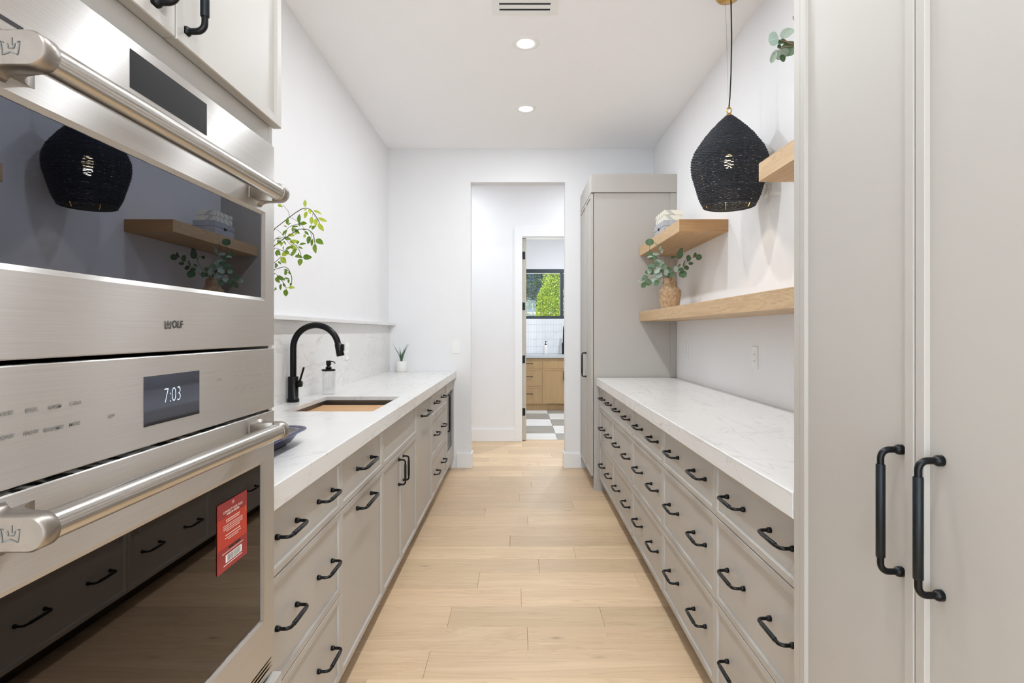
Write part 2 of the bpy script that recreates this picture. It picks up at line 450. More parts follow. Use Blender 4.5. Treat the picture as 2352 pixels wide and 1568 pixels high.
# ------------------------------------------------------------------ room shell
# floor: planks run across the aisle, each its own piece
PW = .1835
flo = struct('floor', B(-2.7, 2.7, -2.72, 6.735, -.06, -.016), 'toe', 'light oak plank floor running across the aisle into the hall')
JOINTS = {0: [-.355], 1: [.04], 2: [-.31, .38], 3: [.015], 4: [-.205, .62], 5: [.115], 6: [.33, -.95], 7: [-.05], 8: [-.62, .9], 9: [.065], 10: [-.235],
          11: [.41], 12: [.01], 13: [.5], 14: [.11], 15: [-.24], 16: [.04], 17: [-.5, .6], 18: [.2], 19: [-.3], 20: [.35], 21: [-.1], 22: [.5], 23: [.05], 24: [-.35]}
k = -26
rnd = random.Random(3)
while True:
    ya = 2.0885+PW*k; yb = ya+PW
    if ya > 6.73: break
    wide = yb > YB+.06
    xa, xb = (-2.6, 2.6) if wide else (XL, XR)
    if k >= 0: js = sorted(JOINTS.get(k, [0]))
    else: js = sorted([rnd.uniform(-.6, .6)])
    if wide: js = sorted(js+[js[0]-1.5, js[-1]+1.4])
    e = [xa]+[j for j in js if xa+.05 < j < xb-.05]+[xb]
    for a, b in zip(e[:-1], e[1:]):
        if yb > 6.73: yb = 6.73
        obj('plank', B(a+.0004, b-.0004, max(ya, -2.6)+.0004, yb-.0004, -.016, 0, b=.0011), 'plank', flo) if yb > -2.55 else None
    k += 1
WT = .12
struct('wall_left', B(XL-WT, XL, -2.72, YB, 0, ZC), 'wall', 'smooth white wall above the sink run')
struct('wall_right', B(XR, XR+WT, -2.72, YB, 0, ZC), 'wall', 'smooth white wall behind the wooden shelves')
DX0, DX1, DZ = -.45, .446, 2.709
wb_ = MB().box(-2.7, DX0, YB, YB+WT, 0, ZC).box(DX1, 2.7, YB, YB+WT, 0, ZC).box(DX0, DX1, YB, YB+WT, DZ, ZC)
struct('wall_back', wb_, 'wall', 'white end wall with a tall plain opening to the hall')
HY = 6.62
HD0, HD1, HDZ = .05, .87, 2.412
hw = MB().box(-2.7, HD0, HY, HY+WT, 0, ZC).box(HD1, 2.7, HY, HY+WT, 0, ZC).box(HD0, HD1, HY, HY+WT, HDZ, ZC)
struct('wall_hall', hw, 'wall', 'white hall wall with the laundry doorway')
struct('wall_hall_left', B(-2.82, -2.7, YB, HY+WT, 0, ZC), 'wall', 'white wall closing the left end of the hall')
struct('wall_hall_right', B(2.7, 2.82, YB, HY+WT, 0, ZC), 'wall', 'white wall closing the right end of the hall')
LY = 9.8
LX0, LX1 = -.9, 2.3
WX0, WX1, WZ0, WZ1 = .02, 1.5, 1.517, 2.383
lw_ = MB().box(LX0-.1, WX0, LY, LY+WT, 0, ZC).box(WX1, LX1+.1, LY, LY+WT, 0, ZC).box(WX0, WX1, LY, LY+WT, 0, WZ0).box(WX0, WX1, LY, LY+WT, WZ1, ZC)
struct('wall_laundry', lw_, 'wall', 'white laundry wall around the dark framed window')
struct('wall_laundry_left', B(LX0-.1, LX0, HY+WT, LY, 0, ZC), 'wall', 'white side wall of the laundry')
struct('wall_laundry_right', B(LX1, LX1+.1, HY+WT, LY, 0, ZC), 'wall', 'white far side wall of the laundry')
# wall behind the camera; its window is added to bring in fill light
rw = MB().box(XL-WT, -.97, -2.72, -2.6, 0, ZC).box(1.03, XR+WT, -2.72, -2.6, 0, ZC).box(-.97, 1.03, -2.72, -2.6, 0, .35).box(-.97, 1.03, -2.72, -2.6, 2.55, ZC)
struct('wall_front', rw, 'wall', 'white wall behind the camera with a wide added window')
rwin = tag(put('added_rear_window', None, None, (.03, -2.66, .35)), 'added wide white framed window behind the camera', None, None, 'structure')
obj('window_frame', MB().box(-.97, -.92, -2.70, -2.66, .35, 2.55).box(.98, 1.03, -2.70, -2.66, .35, 2.55).box(-.92, .98, -2.70, -2.66, .35, .40).box(-.92, .98, -2.70, -2.66, 2.5, 2.55), 'trim', rwin)
obj('pane', B(-.92, .98, -2.685, -2.679, .40, 2.5), 'pane', rwin)
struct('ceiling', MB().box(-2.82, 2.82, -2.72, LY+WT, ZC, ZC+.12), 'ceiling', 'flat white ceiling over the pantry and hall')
# baseboards
BH = .14
def base(name, lab, *boxes):
    mb = MB()
    for b in boxes: mb.box(*b, b=.002)
    struct(name, mb, 'trim', lab)
base('baseboard_back_left', 'tall white baseboard left of the hall opening', (-.585, DX0+.012, YB-.015, YB, 0, BH), (DX0, DX0+.014, YB, YB+WT, 0, BH))
base('baseboard_back_right', 'tall white baseboard right of the hall opening', (DX1-.012, .60, YB-.015, YB, 0, BH), (DX1-.014, DX1, YB, YB+WT, 0, BH))
base('baseboard_hall', 'white baseboard along the hall wall', (-2.7, HD0-.09, HY-.015, HY, 0, .145))
# laundry door casing
struct('trim_1', MB().box(HD0-.09, HD0, HY-.018, HY, 0, 2.52, b=.002).box(HD1, HD1+.09, HY-.018, HY, 0, 2.52, b=.002).box(HD0, HD1, HY-.018, HY, HDZ-.002, 2.52, b=.002)
       .box(HD0, HD1, HY-.001, HY+WT+.001, HDZ-.014, HDZ), 'trim', 'white casing around the laundry doorway')
# open laundry door, seen edge on, with its hinges
dr = tag(put('door_1', None, None, (.07, HY+.5, 0)), 'open taupe laundry door seen on its hinged edge', None, None, 'structure')
obj('door_slab', B(HD0+.004, HD0+.046, HY+.03, HY+.83, .008, HDZ-.018, b=.002), 'doorpaint', dr)
for yy in (586, 703, 825, 946):
    zc = EYE-(yy-CY)*6.63/F
    hb = MB().box(HD0+.0045, HD0+.034, HY+.0265, HY+.0305, zc-.045, zc+.045, b=.0015).tube([(HD0+.006, HY+.022, zc-.045), (HD0+.006, HY+.022, zc+.045)], .006, 8)
    obj('hinge', hb, 'black', dr)
# laundry floor tiles
fl2 = struct('floor_laundry', B(LX0, LX1, 6.735, LY, -.06, -.012), 'grout', 'chequered pale and grey tile floor of the laundry')
ys = [6.735, 7.134, 7.71, 8.295, 8.88, 9.465, LY]
xs = [LX0, -.735, -.131, .473, 1.077, 1.681, LX1]
for i in range(6):
    for j in range(6):
        light = (i+j+1) % 2 == 0
        obj('tile', B(xs[j]+.0015, xs[j+1]-.0015, ys[i]+.0015, ys[i+1]-.0015, -.012, 0, b=.001), 'tilelight' if (j+i) % 2 == 0 else 'tiledark', fl2)

# laundry window
wn1 = tag(put('window_1', None, None, (.75, LY, WZ0)), 'dark framed sliding window onto the garden', None, None, 'structure')
fy0, fy1 = LY+.0, LY+.07
fw = .045
obj('window_frame', MB().box(WX0, WX1, fy0, fy1, WZ1-.07, WZ1, b=.003).box(WX0, WX1, fy0, fy1, WZ0, WZ0+.05, b=.003)
    .box(WX0, WX0+fw, fy0, fy1, WZ0+.05, WZ1-.07, b=.003).box(WX1-fw, WX1, fy0, fy1, WZ0+.05, WZ1-.07, b=.003), 'windowframe', wn1)
obj('mullion', MB().box(.735, .783, fy0+.005, fy1-.005, WZ0+.05, WZ1-.07, b=.003), 'windowframe', wn1)
obj('pane', B(WX0+fw, .735, LY+.04, LY+.045, WZ0+.05, WZ1-.07), 'pane', wn1)
obj('pane', B(.783, WX1-fw, LY+.03, LY+.035, WZ0+.05, WZ1-.07), 'pane', wn1)

# ------------------------------------------------------------------ cabinet parts
def pull_mesh(L, out=.036, r=.0056, rg=.0074, rf=.0088):
    mb = MB(); h = L/2; c = .014
    pts = [(0, -h, 0), (out-c, -h, 0)]
    for a in range(1, 6):
        an = PI/2*a/6; pts.append((out-c+c*math.sin(an), -h+c-c*math.cos(an), 0))
    pts.append((out, -h+c, 0)); pts += [(x, -y, z) for x, y, z in pts[::-1]]
    mb.tube(pts, r, 8)
    for sg in (-1, 1):
        mb.lathe([(0, 0), (rf, 0), (rf, .007), (rf*.86, .010), (r, .012)], (0, sg*h, 0), 12, 'x')
    g = h-.024
    mb.mat(1).tube([(out, -g, 0), (out, -g+.001, 0), (out, g-.001, 0), (out, g, 0)], [rg*.9, rg, rg, rg*.9], 10)
    return mb.mesh('bar_pull', ['black', 'grip'])
PULL = {L: pull_mesh(L, .036, *((.0048, .0062, .0078) if L < .15 else (.0055, .0072, .0086))) for L in (.128, .2032, .256, .32)}
def handle(parent, side, X, y, z, L=.128, vertical=False):
    rot = (PI/2 if vertical else 0, 0, 0 if side > 0 else PI)
    return put('handle', PULL[L], parent, (X, y, z), rot)
def front(name, parent, side, X, y0, y1, z0, z1, fr=.021, rec=.008, t=.02, g=.0016, mat='paint'):
    """slim shaker front facing +x (side 1) or -x (side -1)"""
    y0 += g; y1 -= g; z0 += g; z1 -= g; c = .0016
    s = side
    def rect(x, i): return [(x, y0+i, z0+i), (x, y1-i, z0+i), (x, y1-i, z1-i), (x, y0+i, z1-i)]
    loops = [rect(X-s*t, 0), rect(X-s*c, 0), rect(X, c), rect(X, fr-.001), rect(X-s*.0012, fr), rect(X-s*rec, fr+.0008)]
    mb = MB().loft(loops)
    return obj(name, mb, mat, parent)
def carcass(root, side, Xc, Xw, y0, y1, z0=Z0, z1=.856, toe=True, back=True, name='carcass'):
    a = MB(); t = .018
    a.box(Xc, Xw, y0+.0005, y0+t, z0, z1).box(Xc, Xw, y1-t, y1-.0005, z0, z1)
    a.box(Xc, Xw, y0+t, y1-t, z0, z0+t)
    a.box(Xw+side*.008, Xw, y0+t, y1-t, z0+t, z1)
    a.box(Xc, Xc-side*.05, y0+t, y1-t, z1-.03, z1)
    obj(name, a, 'paint', root)
    if toe: obj('toe_kick', B(Xc-side*.075, Xc-side*.09, y0, y1, 0, z0), 'toe', root)

LC, RC = LF-.02, RF+.02
LW, RW = XL+.004, XR-.004
def drawer_unit(label, side, y0, y1, centers, L=.128, group=None):
    X, C, W = (LF, LC, LW) if side > 0 else (RF, RC, RW)
    r = thing('drawer_cabinet', label, 'cabinet', ((C+W)/2, (y0+y1)/2, 0), group)
    carcass(r, side, C, W, y0, y1)
    for za, zb in ((Z2, Z3), (Z1, Z2), (Z0, Z1)):
        d = front('drawer', r, side, X, y0, y1, za, zb)
        for c in centers: handle(d, side, X-side*.008, c, (za+zb)/2+.001, L)
    return r
# left run
LYB = [1.312, 1.938, 2.538, 3.373, 3.974, 4.786, YB-.004]
drawer_unit('greige three-drawer base cabinet between the wall ovens and the pull-out cabinet', 1, LYB[0]+.012, LYB[1], (1.497, 1.795), group='greige base cabinets')
r = thing('pullout_cabinet', 'greige base cabinet with one drawer over a tall pull-out front', 'cabinet', ((LC+LW)/2, 2.24, 0), 'greige base cabinets')
carcass(r, 1, LC, LW, LYB[1], LYB[2])
d = front('drawer', r, 1, LF, LYB[1], LYB[2], Z2, Z3); handle(d, 1, LF-.008, 2.25, .765, .2032)
d = front('pullout_door', r, 1, LF, LYB[1], LYB[2], Z0, Z2); handle(d, 1, LF-.008, 2.25, .614, .2032)
r = thing('sink_cabinet', 'greige sink base cabinet with two doors below a plain panel', 'cabinet', ((LC+LW)/2, 2.955, 0), 'greige base cabinets')
carcass(r, 1, LC, LW, LYB[2], LYB[3])
front('false_front', r, 1, LF, LYB[2], LYB[3], Z2, Z3)
ym = 2.945
d = front('door', r, 1, LF, LYB[2], ym, Z0, Z2); handle(d, 1, LF-.008, ym-.045, .565, .128, True)
d = front('door', r, 1, LF, ym, LYB[3], Z0, Z2); handle(d, 1, LF-.008, ym+.045, .565, .128, True)
r = thing('dishwasher', 'built-in dishwasher behind a full-height greige panel beside the sink cabinet', 'dishwasher', ((LC+LW)/2, 3.67, 0))
obj('tub', B(LC, LW, LYB[3]+.006, LYB[4]-.006, .1, .86), 'steelcap', r)
obj('toe_kick', B(LC-.055, LC-.075, LYB[3], LYB[4], 0, .1), 'toe', r)
d = front('door_panel', r, 1, LF, LYB[3], LYB[4], Z0, Z3); handle(d, 1, LF-.008, 3.71, .752, .256)
drawer_unit('greige three-drawer base cabinet between the dishwasher and the undercounter cooler', 1, LYB[4], LYB[5], (4.19, 4.57), group='greige base cabinets')
# far end: cooler set in a greige surround
r = thing('cooler_cabinet', 'greige surround with a cut-out at the far end of the sink run', 'cabinet', ((LC+LW)/2, 5.06, 0), 'greige base cabinets')
carcass(r, 1, LC, LW, LYB[5], LYB[6])
oy0, oy1, oz0, oz1 = 4.86, 5.285, .225, .757
obj('surround', MB().box(LC, LF, LYB[5]+.0016, oy0, Z0+.002, Z3, b=.0012).box(LC, LF, oy1, LYB[6], Z0+.002, Z3, b=.0012).box(LC, LF, oy0, oy1, Z0+.002, oz0, b=.0012).box(LC, LF, oy0, oy1, oz1, Z3, b=.0012), 'paint', r)
r = thing('undercounter_cooler', 'black glass undercounter cooler set in the far end cabinet', 'cooler', (-.85, 5.07, oz0))
obj('body', B(LC-.03, -1.15, oy0+.01, oy1-.01, oz0+.003, oz1-.004), 'slot', r)
d = obj('door', MB().box(LC-.002, LC-.03, oy0+.004, oy1-.004, oz0+.003, oz1-.004, b=.002), 'steelcap', r)
obj('glass', B(LC-.001, LC+.001, oy0+.05, oy1-.012, oz0+.03, oz1-.03), 'blackglass', d)
handle(d, 1, LC-.002, oy0+.03, .58, .32, True)

# right run
RYB = [1.212, 1.889, 2.570, 3.248, 3.925, 4.545]
names = ['nearest greige three-drawer base cabinet on the shelf side, cut off by the tall pantry doors',
         'second greige three-drawer base cabinet from the tall pantry doors on the shelf side',
         'middle greige three-drawer base cabinet of the five under the shelves',
         'fourth greige three-drawer base cabinet from the tall pantry doors on the shelf side',
         'farthest greige three-drawer base cabinet on the shelf side, against the tall end cabinet']
for i in range(5):
    y0, y1 = RYB[i], RYB[i+1]
    if i == 0: y0 = 1.297
    c = (RYB[i]+RYB[i+1])/2
    cs = (c-.170, c+.170) if i < 4 else (c-.158, c+.148)
    drawer_unit(names[i], -1, y0, y1, cs if i else (c-.13, c+.17), group='greige base cabinets')
# worktops
SX0, SX1, SY0, SY1 = -1.095, -.676, 2.612, 3.211
EL, ER = -.5865, .633
def worktop_label(o, l): return tag(o, l, 'countertop')
yl0 = 1.313
w = MB()
zb_ = ZT-.02
w.box(XL+.001, SX0, yl0, YB-.001, zb_, ZT).box(SX1, EL-.02, yl0, YB-.001, zb_, ZT).box(SX0, SX1, yl0, SY0, zb_, ZT).box(SX0, SX1, SY1, YB-.001, zb_, ZT)
w.loft([[(EL-.02, y, .857), (EL-.0015, y, .857), (EL, y, .8585), (EL, y, ZT-.0025), (EL-.0025, y, ZT), (EL-.02, y, ZT)] for y in (yl0, YB-.001)])
worktop_label(obj('countertop', w, 'stone'), 'white veined stone countertop with the sink cut-out')
w = MB().box(ER+.02, XR-.001, 1.297, 4.543, zb_, ZT)
w.loft([[(ER+.02, y, .857), (ER+.0015, y, .857), (ER, y, .8585), (ER, y, ZT-.0025), (ER+.0025, y, ZT), (ER+.02, y, ZT)] for y in (1.297, 4.543)])
worktop_label(obj('countertop', w, 'stone'), 'white veined stone countertop below the wooden shelves')
# left backsplash with its ledge
bs = thing('backsplash', 'white veined stone backsplash with a narrow ledge behind the sink', 'backsplash', (XL+.01, 3.3, ZT))
obj('slab', B(XL+.001, XL+.010, yl0, YB-.002, ZT+.0005, 1.349), 'stone', bs)
obj('ledge', B(XL+.001, -1.163, yl0, YB-.002, 1.3495, 1.3715, b=.0015), 'stone', bs)

# ------------------------------------------------------------------ wall ovens in their tall cabinet
OX = -.557; CXF = -.574; DXF = -.551
OY0, OY1 = .526, 1.283; OC = .9045
TE = 1.31; TS = .50
oc = thing('oven_cabinet', 'tall greige cabinet holding the two steel wall ovens', 'cabinet', ((CXF+LW)/2, OC, 0))
a = MB().box(CXF, LW, TS, TS+.02, .1, ZC-.003).box(CXF, LW, TE-.02, TE, .1, ZC-.003).box(LW+.01, LW, TS+.02, TE-.02, .1, ZC-.003)
a.box(CXF, LW+.01, TS+.02, TE-.02, .1, .12).box(CXF, LW+.01, TS+.02, TE-.02, .50, .524).box(CXF, LW+.01, TS+.02, TE-.02, 1.714, 1.735).box(CXF, LW+.01, TS+.02, TE-.02, 2.88, ZC-.003)
a.box(CXF-.018, CXF-.0005, TS+.02, TE-.02, 1.735, 1.775)
obj('carcass', a, 'paint', oc)
obj('toe_kick', B(CXF-.05, CXF-.07, TS, TE, 0, .1), 'toe', oc)
d = front('door', oc, 1, DXF, TS, OC, 1.760, 2.88); handle(d, 1, DXF-.008, .8615, 1.794+.1016, .2032, True)
d = front('door', oc, 1, DXF, OC, TE, 1.760, 2.88); handle(d, 1, DXF-.008, .938, 1.79+.1016, .2032, True)
d = front('drawer', oc, 1, DXF, TS, TE, .10, .50); handle(d, 1, DXF-.008, .75, .3); handle(d, 1, DXF-.008, 1.06, .3)

def side_text(mb, s, x_px, y_px, size, X=OX+.0006, bold=0.0, squash=1.0):
    Y = -F*X/(CX-x_px); z = EYE-(y_px-CY)*Y/F
    return text_mb(mb, s, size, lambda u, v: (X, Y+u, z+v), squash=squash, bold=bold)
def oven_handle(parent, zc):
    """steel tube between two D-shaped cast brackets"""
    Xo = -.4958; r = .0170; R = .0195
    xc = Xo-R
    h = obj('handle', MB().tube([(xc, .5884+.012, zc), (xc, 1.2206-.012, zc)], r, 28), 'steelbar', parent)
    for ya, yb, inner in ((.5884, .6115, 1), (1.1975, 1.2206, -1)):
        loops = []
        def sect(y, grow=0.0, rr=R):
            l = []
            for k in range(25):
                an = -PI/2+PI*k/24
                l.append((xc+rr*math.cos(an), y, zc+rr*math.sin(an)))
            # towards the door the bracket runs straight, then flares a little into the door face
            for xx, gz in ((xc-.012, 0), (OX+.016, 0), (OX+.010, .001), (OX+.006, .0025), (OX+.003, .005), (OX, .009)): l.append((xx, y, zc+rr+gz*(1 if grow >= 0 else 1)))
            for xx, gz in ((OX, .009), (OX+.003, .005), (OX+.006, .0025), (OX+.010, .001), (OX+.016, 0), (xc-.012, 0)): l.append((xx, y, zc-rr-gz))
            return l
        e = .002
        mb = MB().loft([sect(ya, rr=R-e), sect(ya+e), sect(yb-e), sect(yb, rr=R-e)], True)
        # concave fillet from the inner side of the bracket into the door
        yi = yb if inner > 0 else ya
        prof = [(OX, yi), (OX+.036, yi)]
        for k in range(1, 13):
            an = PI/2*k/12
            prof.append((OX+.036-.036*math.sin(an), yi+inner*.036*(1-math.cos(an))))
        lo = [[(x, y, zc+s_*R*.98) for x, y in prof] for s_ in (-1, 1)]
        mb.loft(lo, True)
        br = obj('bracket', mb, 'steelcap', h)
        if inner > 0:
            # W emblem cast into the outward end face of the bracket
            yf = ya-.0004
            pl = lambda u, v: (xc-.016+u, yf, zc+v)
            em = MB()
            def seg(p, q, t=.0016):
                a_ = Vector((p[0], p[1])); b_ = Vector((q[0], q[1])); n_ = (b_-a_).normalized(); m_ = Vector((-n_.y, n_.x))*t/2
                em.add([pl(*(a_+m_)), pl(*(b_+m_)), pl(*(b_-m_)), pl(*(a_-m_))], [(0, 1, 2, 3)])
            for p, q in (((-.011, .006), (-.009, -.008)), ((-.009, -.008), (-.001, -.005)), ((-.001, -.005), (.007, -.008)), ((.007, -.008), (.009, .006)), ((.009, .006), (.006, .005)),
                         ((-.011, .006), (-.008, .005)), ((-.004, .004), (-.003, -.001)), ((.001, .010), (.001, .002)), ((.004, .004), (.003, -.001)), ((-.003, -.001), (.003, -.001))): seg(p, q)
            obj('emblem', em, 'greyink', br)
    return h
def rect_frame(mb, X, ya, yb, za, zb, gy0, gy1, gz0, gz1, bev=.007, dep=.004, t=.02):
    """door face plate with a bevelled opening for the glass"""
    def R(x, i0, i1, j0, j1): return [(x, i0, j0), (x, i1, j0), (x, i1, j1), (x, i0, j1)]
    c = .0015
    loops = [R(X-t, ya, yb, za, zb), R(X-c, ya, yb, za, zb), R(X, ya+c, yb-c, za+c, zb-c), R(X, gy0-bev, gy1+bev, gz0-bev, gz1+bev), R(X-dep, gy0, gy1, gz0, gz1), R(X-t, gy0, gy1, gz0, gz1)]
    mb.loft(loops, cap0=False, cap1=False)
    return mb
# upper oven
ov = thing('speed_oven', 'upper stainless steel built-in oven with a wide dark glass door', 'oven', (-.8, OC, 1.2535))
obj('body', B(OX-.03, -1.1, OY0+.02, OY1-.02, 1.256, 1.708), 'slot', ov)
UZ0, UZ1 = 1.2575, 1.711
f = MB(); rect_frame(f, OX, OY0, OY1, UZ0, UZ1, .579, 1.231, 1.3635, 1.545)
dr_ = obj('door', f, 'steel', ov)
obj('glass', B(OX-.0052, OX-.012, .575, 1.235, 1.360, 1.549), 'ovenglass', dr_)
obj('display', B(OX+.0004, OX-.002, .806, 1.0045, 1.6395, 1.6955), 'blackglass', ov)
obj('vent_slot', B(OX+.0004, OX-.002, .545, .632, 1.6255, 1.6305), 'slot', ov)
oven_handle(dr_, 1.587)
lg = MB()
side_text(lg, 'OLF', 408.5, 745.5, .0165, bold=.0004)
Yw = F*OX*-1/(CX-385.5); zw = EYE-(745.5-CY)*Yw/F
def wseg(p, q, t=.0019):
    a_ = Vector(p); b_ = Vector(q); n_ = (b_-a_).normalized(); m_ = Vector((-n_.y, n_.x))*t/2
    lg.add([(OX+.0006, Yw+c_.x, zw+c_.y) for c_ in (a_+m_, b_+m_, b_-m_, a_-m_)], [(0, 1, 2, 3)])
for p, q in (((-.0075, .006), (-.0065, -.006)), ((-.0065, -.006), (0, -.0045)), ((0, -.0045), (.0065, -.006)), ((.0065, -.006), (.0075, .006)), ((0, .0065), (0, .0005)), ((-.003, .003), (-.002, -.001)), ((.003, .003), (.002, -.001)), ((-.002, -.001), (.002, -.001))): wseg(p, q)
obj('logo', lg, 'ink', dr_)
# lower oven
ov2 = thing('wall_oven', 'lower stainless steel wall oven with a lit clock screen', 'oven', (-.8, OC, .527))
obj('body', B(OX-.03, -1.1, OY0+.02, OY1-.02, .53, 1.247), 'slot', ov2)
cp = obj('control_panel', B(OX-.02, OX, OY0, OY1, 1.1165, 1.2515, b=.0015), 'steel', ov2)
sc_ = obj('screen', B(OX+.0004, OX-.002, .835, .981, 1.1465, 1.2215), 'screen', cp)
tm = MB(); side_text(tm, '7:03', 397, 907, .034, X=OX+.0008, squash=.8, bold=-.0007); obj('clock_digits', tm, 'digits', cp)
for s_, x, y, sz in (('BROIL', 74, 941, .0062), ('WARM', 127, 934, .0062), ('CLEAR', 174, 926, .0062), ('ROAST', 14, 950, .0062),
                     ('ROAST', 15, 1004, .0062), ('PROOF', 73, 993, .0062), ('GOURMET', 125, 984, .0062), ('MORE', 173, 973, .0062), ('OFF', 257.5, 955, .0066)):
    obj('control_label', side_text(MB(), s_, x, y, sz, bold=.00008), 'greyink', cp)
for i, ch in enumerate('12345'): obj('keypad_label', side_text(MB(), ch, 544+[0, 17, 33.5, 50.5, 66][i], 863-i*.9, .006), 'dimink', cp)
for i, ch in enumerate('67890'): obj('keypad_label', side_text(MB(), ch, 543+[0, 18, 34.5, 51, 67][i], 893-i*1.9, .006), 'dimink', cp)
obj('keypad_label', side_text(MB(), 'CONV', 503.5, 872, .0062), 'dimink', cp)
DZ0, DZ1 = .556, 1.1105
f = MB(); rect_frame(f, OX, OY0, OY1, DZ0, DZ1, .583, 1.226, .660, 1.000)
dr2 = obj('door', f, 'steel', ov2)
obj('glass', B(OX-.0052, OX-.012, .579, 1.230, .656, 1.004), 'ovenglasslow', dr2)
oven_handle(dr2, 1.076)
v = MB()
for i in range(3): v.box(OX-.02, OX-.002, OY0+.004, OY1-.004, .5275+i*.0092, .5275+i*.0092+.0042, b=.0008)
obj('vent_louvres', v, 'steelbar', ov2)
# red tag stuck on the lower oven glass
ty0, ty1, tz0, tz1 = 1.048, 1.160, .832, .963
TX = OX-.0035
tg = thing('oven_tag', 'red printed tag stuck on the lower oven glass', 'tag', (TX, 1.104, tz0))
h_ = tz1-tz0
obj('card', B(TX-.001, TX, ty0, ty1, tz0, tz1), 'red2', tg)
obj('top_band', B(TX, TX+.0003, ty0, ty1, tz1-.23*h_, tz1), 'red1', tg)
obj('bottom_band', B(TX, TX+.0003, ty0, ty1, tz0, tz0+.33*h_), 'red1', tg)
pr = MB(); tx_ = TX+.0006
def tline(w_, fz, th=.0016, off=0):
    yc = (ty0+ty1)/2+off
    n_ = max(2, int(w_/.006))
    for i in range(n_):                    # runs of print too small to read
        a_ = yc-w_/2+w_*i/n_; pr.box(tx_-.0001, tx_, a_, a_+w_/n_*.86, tz1-fz*h_-th/2, tz1-fz*h_+th/2)
def ttext(s_, fz, size, bold=0): text_mb(pr, s_, size, lambda u, v: (tx_, (ty0+ty1)/2+u, tz1-fz*h_+v), bold=bold)
ttext('CONNECT YOUR WOLF', .152, .0068, .0001); ttext('MOBILE APP OVERVIEW', .195, .0046, .00022)
for w_, fz, th in ((.054, .275, .0017), (.052, .305, .0017), (.076, .35, .0013), (.076, .378, .0013), (.074, .406, .0013), (.052, .434, .0013), (.058, .495, .0018), (.062, .535, .0014), (.040, .563, .0014), (.082, .745, .0013), (.072, .925, .0016)): tline(w_, fz, th)
for rr in (.0025, .005, .0075):            # wireless symbol
    P = [((ty0+ty1)/2+rr*math.sin(a_), tz1-.095*h_+rr*math.cos(a_)) for a_ in [(-.8+1.6*q/6) for q in range(7)]]
    for (a0, b0), (a1, b1) in zip(P[:-1], P[1:]):
        pr.add([(tx_, a0, b0-.0005), (tx_, a1, b1-.0005), (tx_, a1, b1+.0005), (tx_, a0, b0+.0005)], [(0, 1, 2, 3)])
tag(obj('print', pr, 'cream', tg), None, None, None, 'stuff')
bc = obj('barcode_patch', B(TX+.0003, TX+.0006, ty0+.028, ty1-.022, tz0+.105*h_, tz0+.215*h_), 'plate', tg)
bb = MB(); rb = random.Random(5); yy = ty0+.034
while yy < ty1-.028:
    w_ = rb.choice((.0005, .0009, .0014)); bb.box(TX+.0006, TX+.0007, yy, yy+w_, tz0+.115*h_, tz0+.205*h_); yy += w_+rb.choice((.0006, .001))
obj('barcode', bb, 'greyink', bc)
bad = MB().box(TX+.0003, TX+.0005, 1.087, 1.108, tz0+.283*h_, tz0+.315*h_).box(TX+.0003, TX+.0005, 1.111, 1.133, tz0+.283*h_, tz0+.315*h_)
obj('store_badges', bad, 'slot', tg)
cr = MB()
P = [(1.151+.004*math.sin(PI*q/8), tz1-(.22+.11*q/8)*h_) for q in range(9)]; Q = [(1.151+.0015*math.sin(PI*q/8), z_) for q, (y_, z_) in enumerate(P)]
for q in range(8): cr.add([(tx_,)+P[q], (tx_,)+P[q+1], (tx_,)+Q[q+1], (tx_,)+Q[q]], [(0, 1, 2, 3)])
obj('crescent', cr, 'amber', tg)

# ------------------------------------------------------------------ near right tall pantry
TX0 = .632
pn = thing('pantry_cabinet', 'tall greige pantry cabinet with two doors, nearest on the right', 'cabinet', ((TX0+RW)/2, .9, 0))
pe = 1.292
a = MB().box(TX0+.002, RW, 1.262, pe, 0.0, ZC-.003, b=.002).box(TX0+.022, RW, .528, .548, .1, ZC-.003).box(RW-.01, RW, .548, 1.262, .1, ZC-.003).box(TX0+.022, RW-.01, .548, 1.262, .1, .12).box(TX0+.022, RW-.01, .548, 1.262, 2.88, ZC-.003)
obj('carcass', a, 'paint', pn)
obj('toe_kick', B(TX0+.07, TX0+.09, .528, 1.262, 0, .1), 'toe', pn)
d = front('door', pn, -1, TX0, .528, .896, .10, 2.88); handle(d, -1, TX0+.008, .848, .9925, .2032, True)
d = front('door', pn, -1, TX0, .896, 1.262, .10, 2.88); handle(d, -1, TX0+.008, .936, .991, .2032, True)
# far right tall cabinet
fc = thing('tall_end_cabinet', 'tall greige cabinet with a plain cap against the end wall', 'cabinet', (.94, 4.94, 0))
a = MB().box(.615, XR-.002, 4.56, 4.58, .0, 2.416).box(.615, XR-.002, YB-.022, YB-.002, .1, 2.416).box(XR-.012, XR-.002, 4.58, YB-.022, .1, 2.416).box(.615, XR-.012, 4.58, YB-.022, .1, .13).box(.615, XR-.012, 4.58, YB-.022, 2.39, 2.416)
obj('carcass', a, 'paint', fc)
obj('stile', B(1.235, XR-.002, 4.552, 4.56, ZT+.002, 2.416, b=.001), 'paint', fc)
obj('cap', B(.590, XR-.002, 4.545, YB-.002, 2.418, 2.568, b=.002), 'paint', fc)
obj('toe_kick', B(.665, .685, 4.58, YB-.002, 0, .1), 'toe', fc)
front('door', fc, -1, .590, 4.905, YB-.004, .12, 2.412, fr=.021)
d = front('door', fc, -1, .590, 4.562, 4.905, .12, 2.412, fr=.021); handle(d, -1, .591, 4.875, 1.005, .2032, True)
obj('filler', B(.645, .66, 4.546, 4.559, Z0, .856), 'paint', fc)

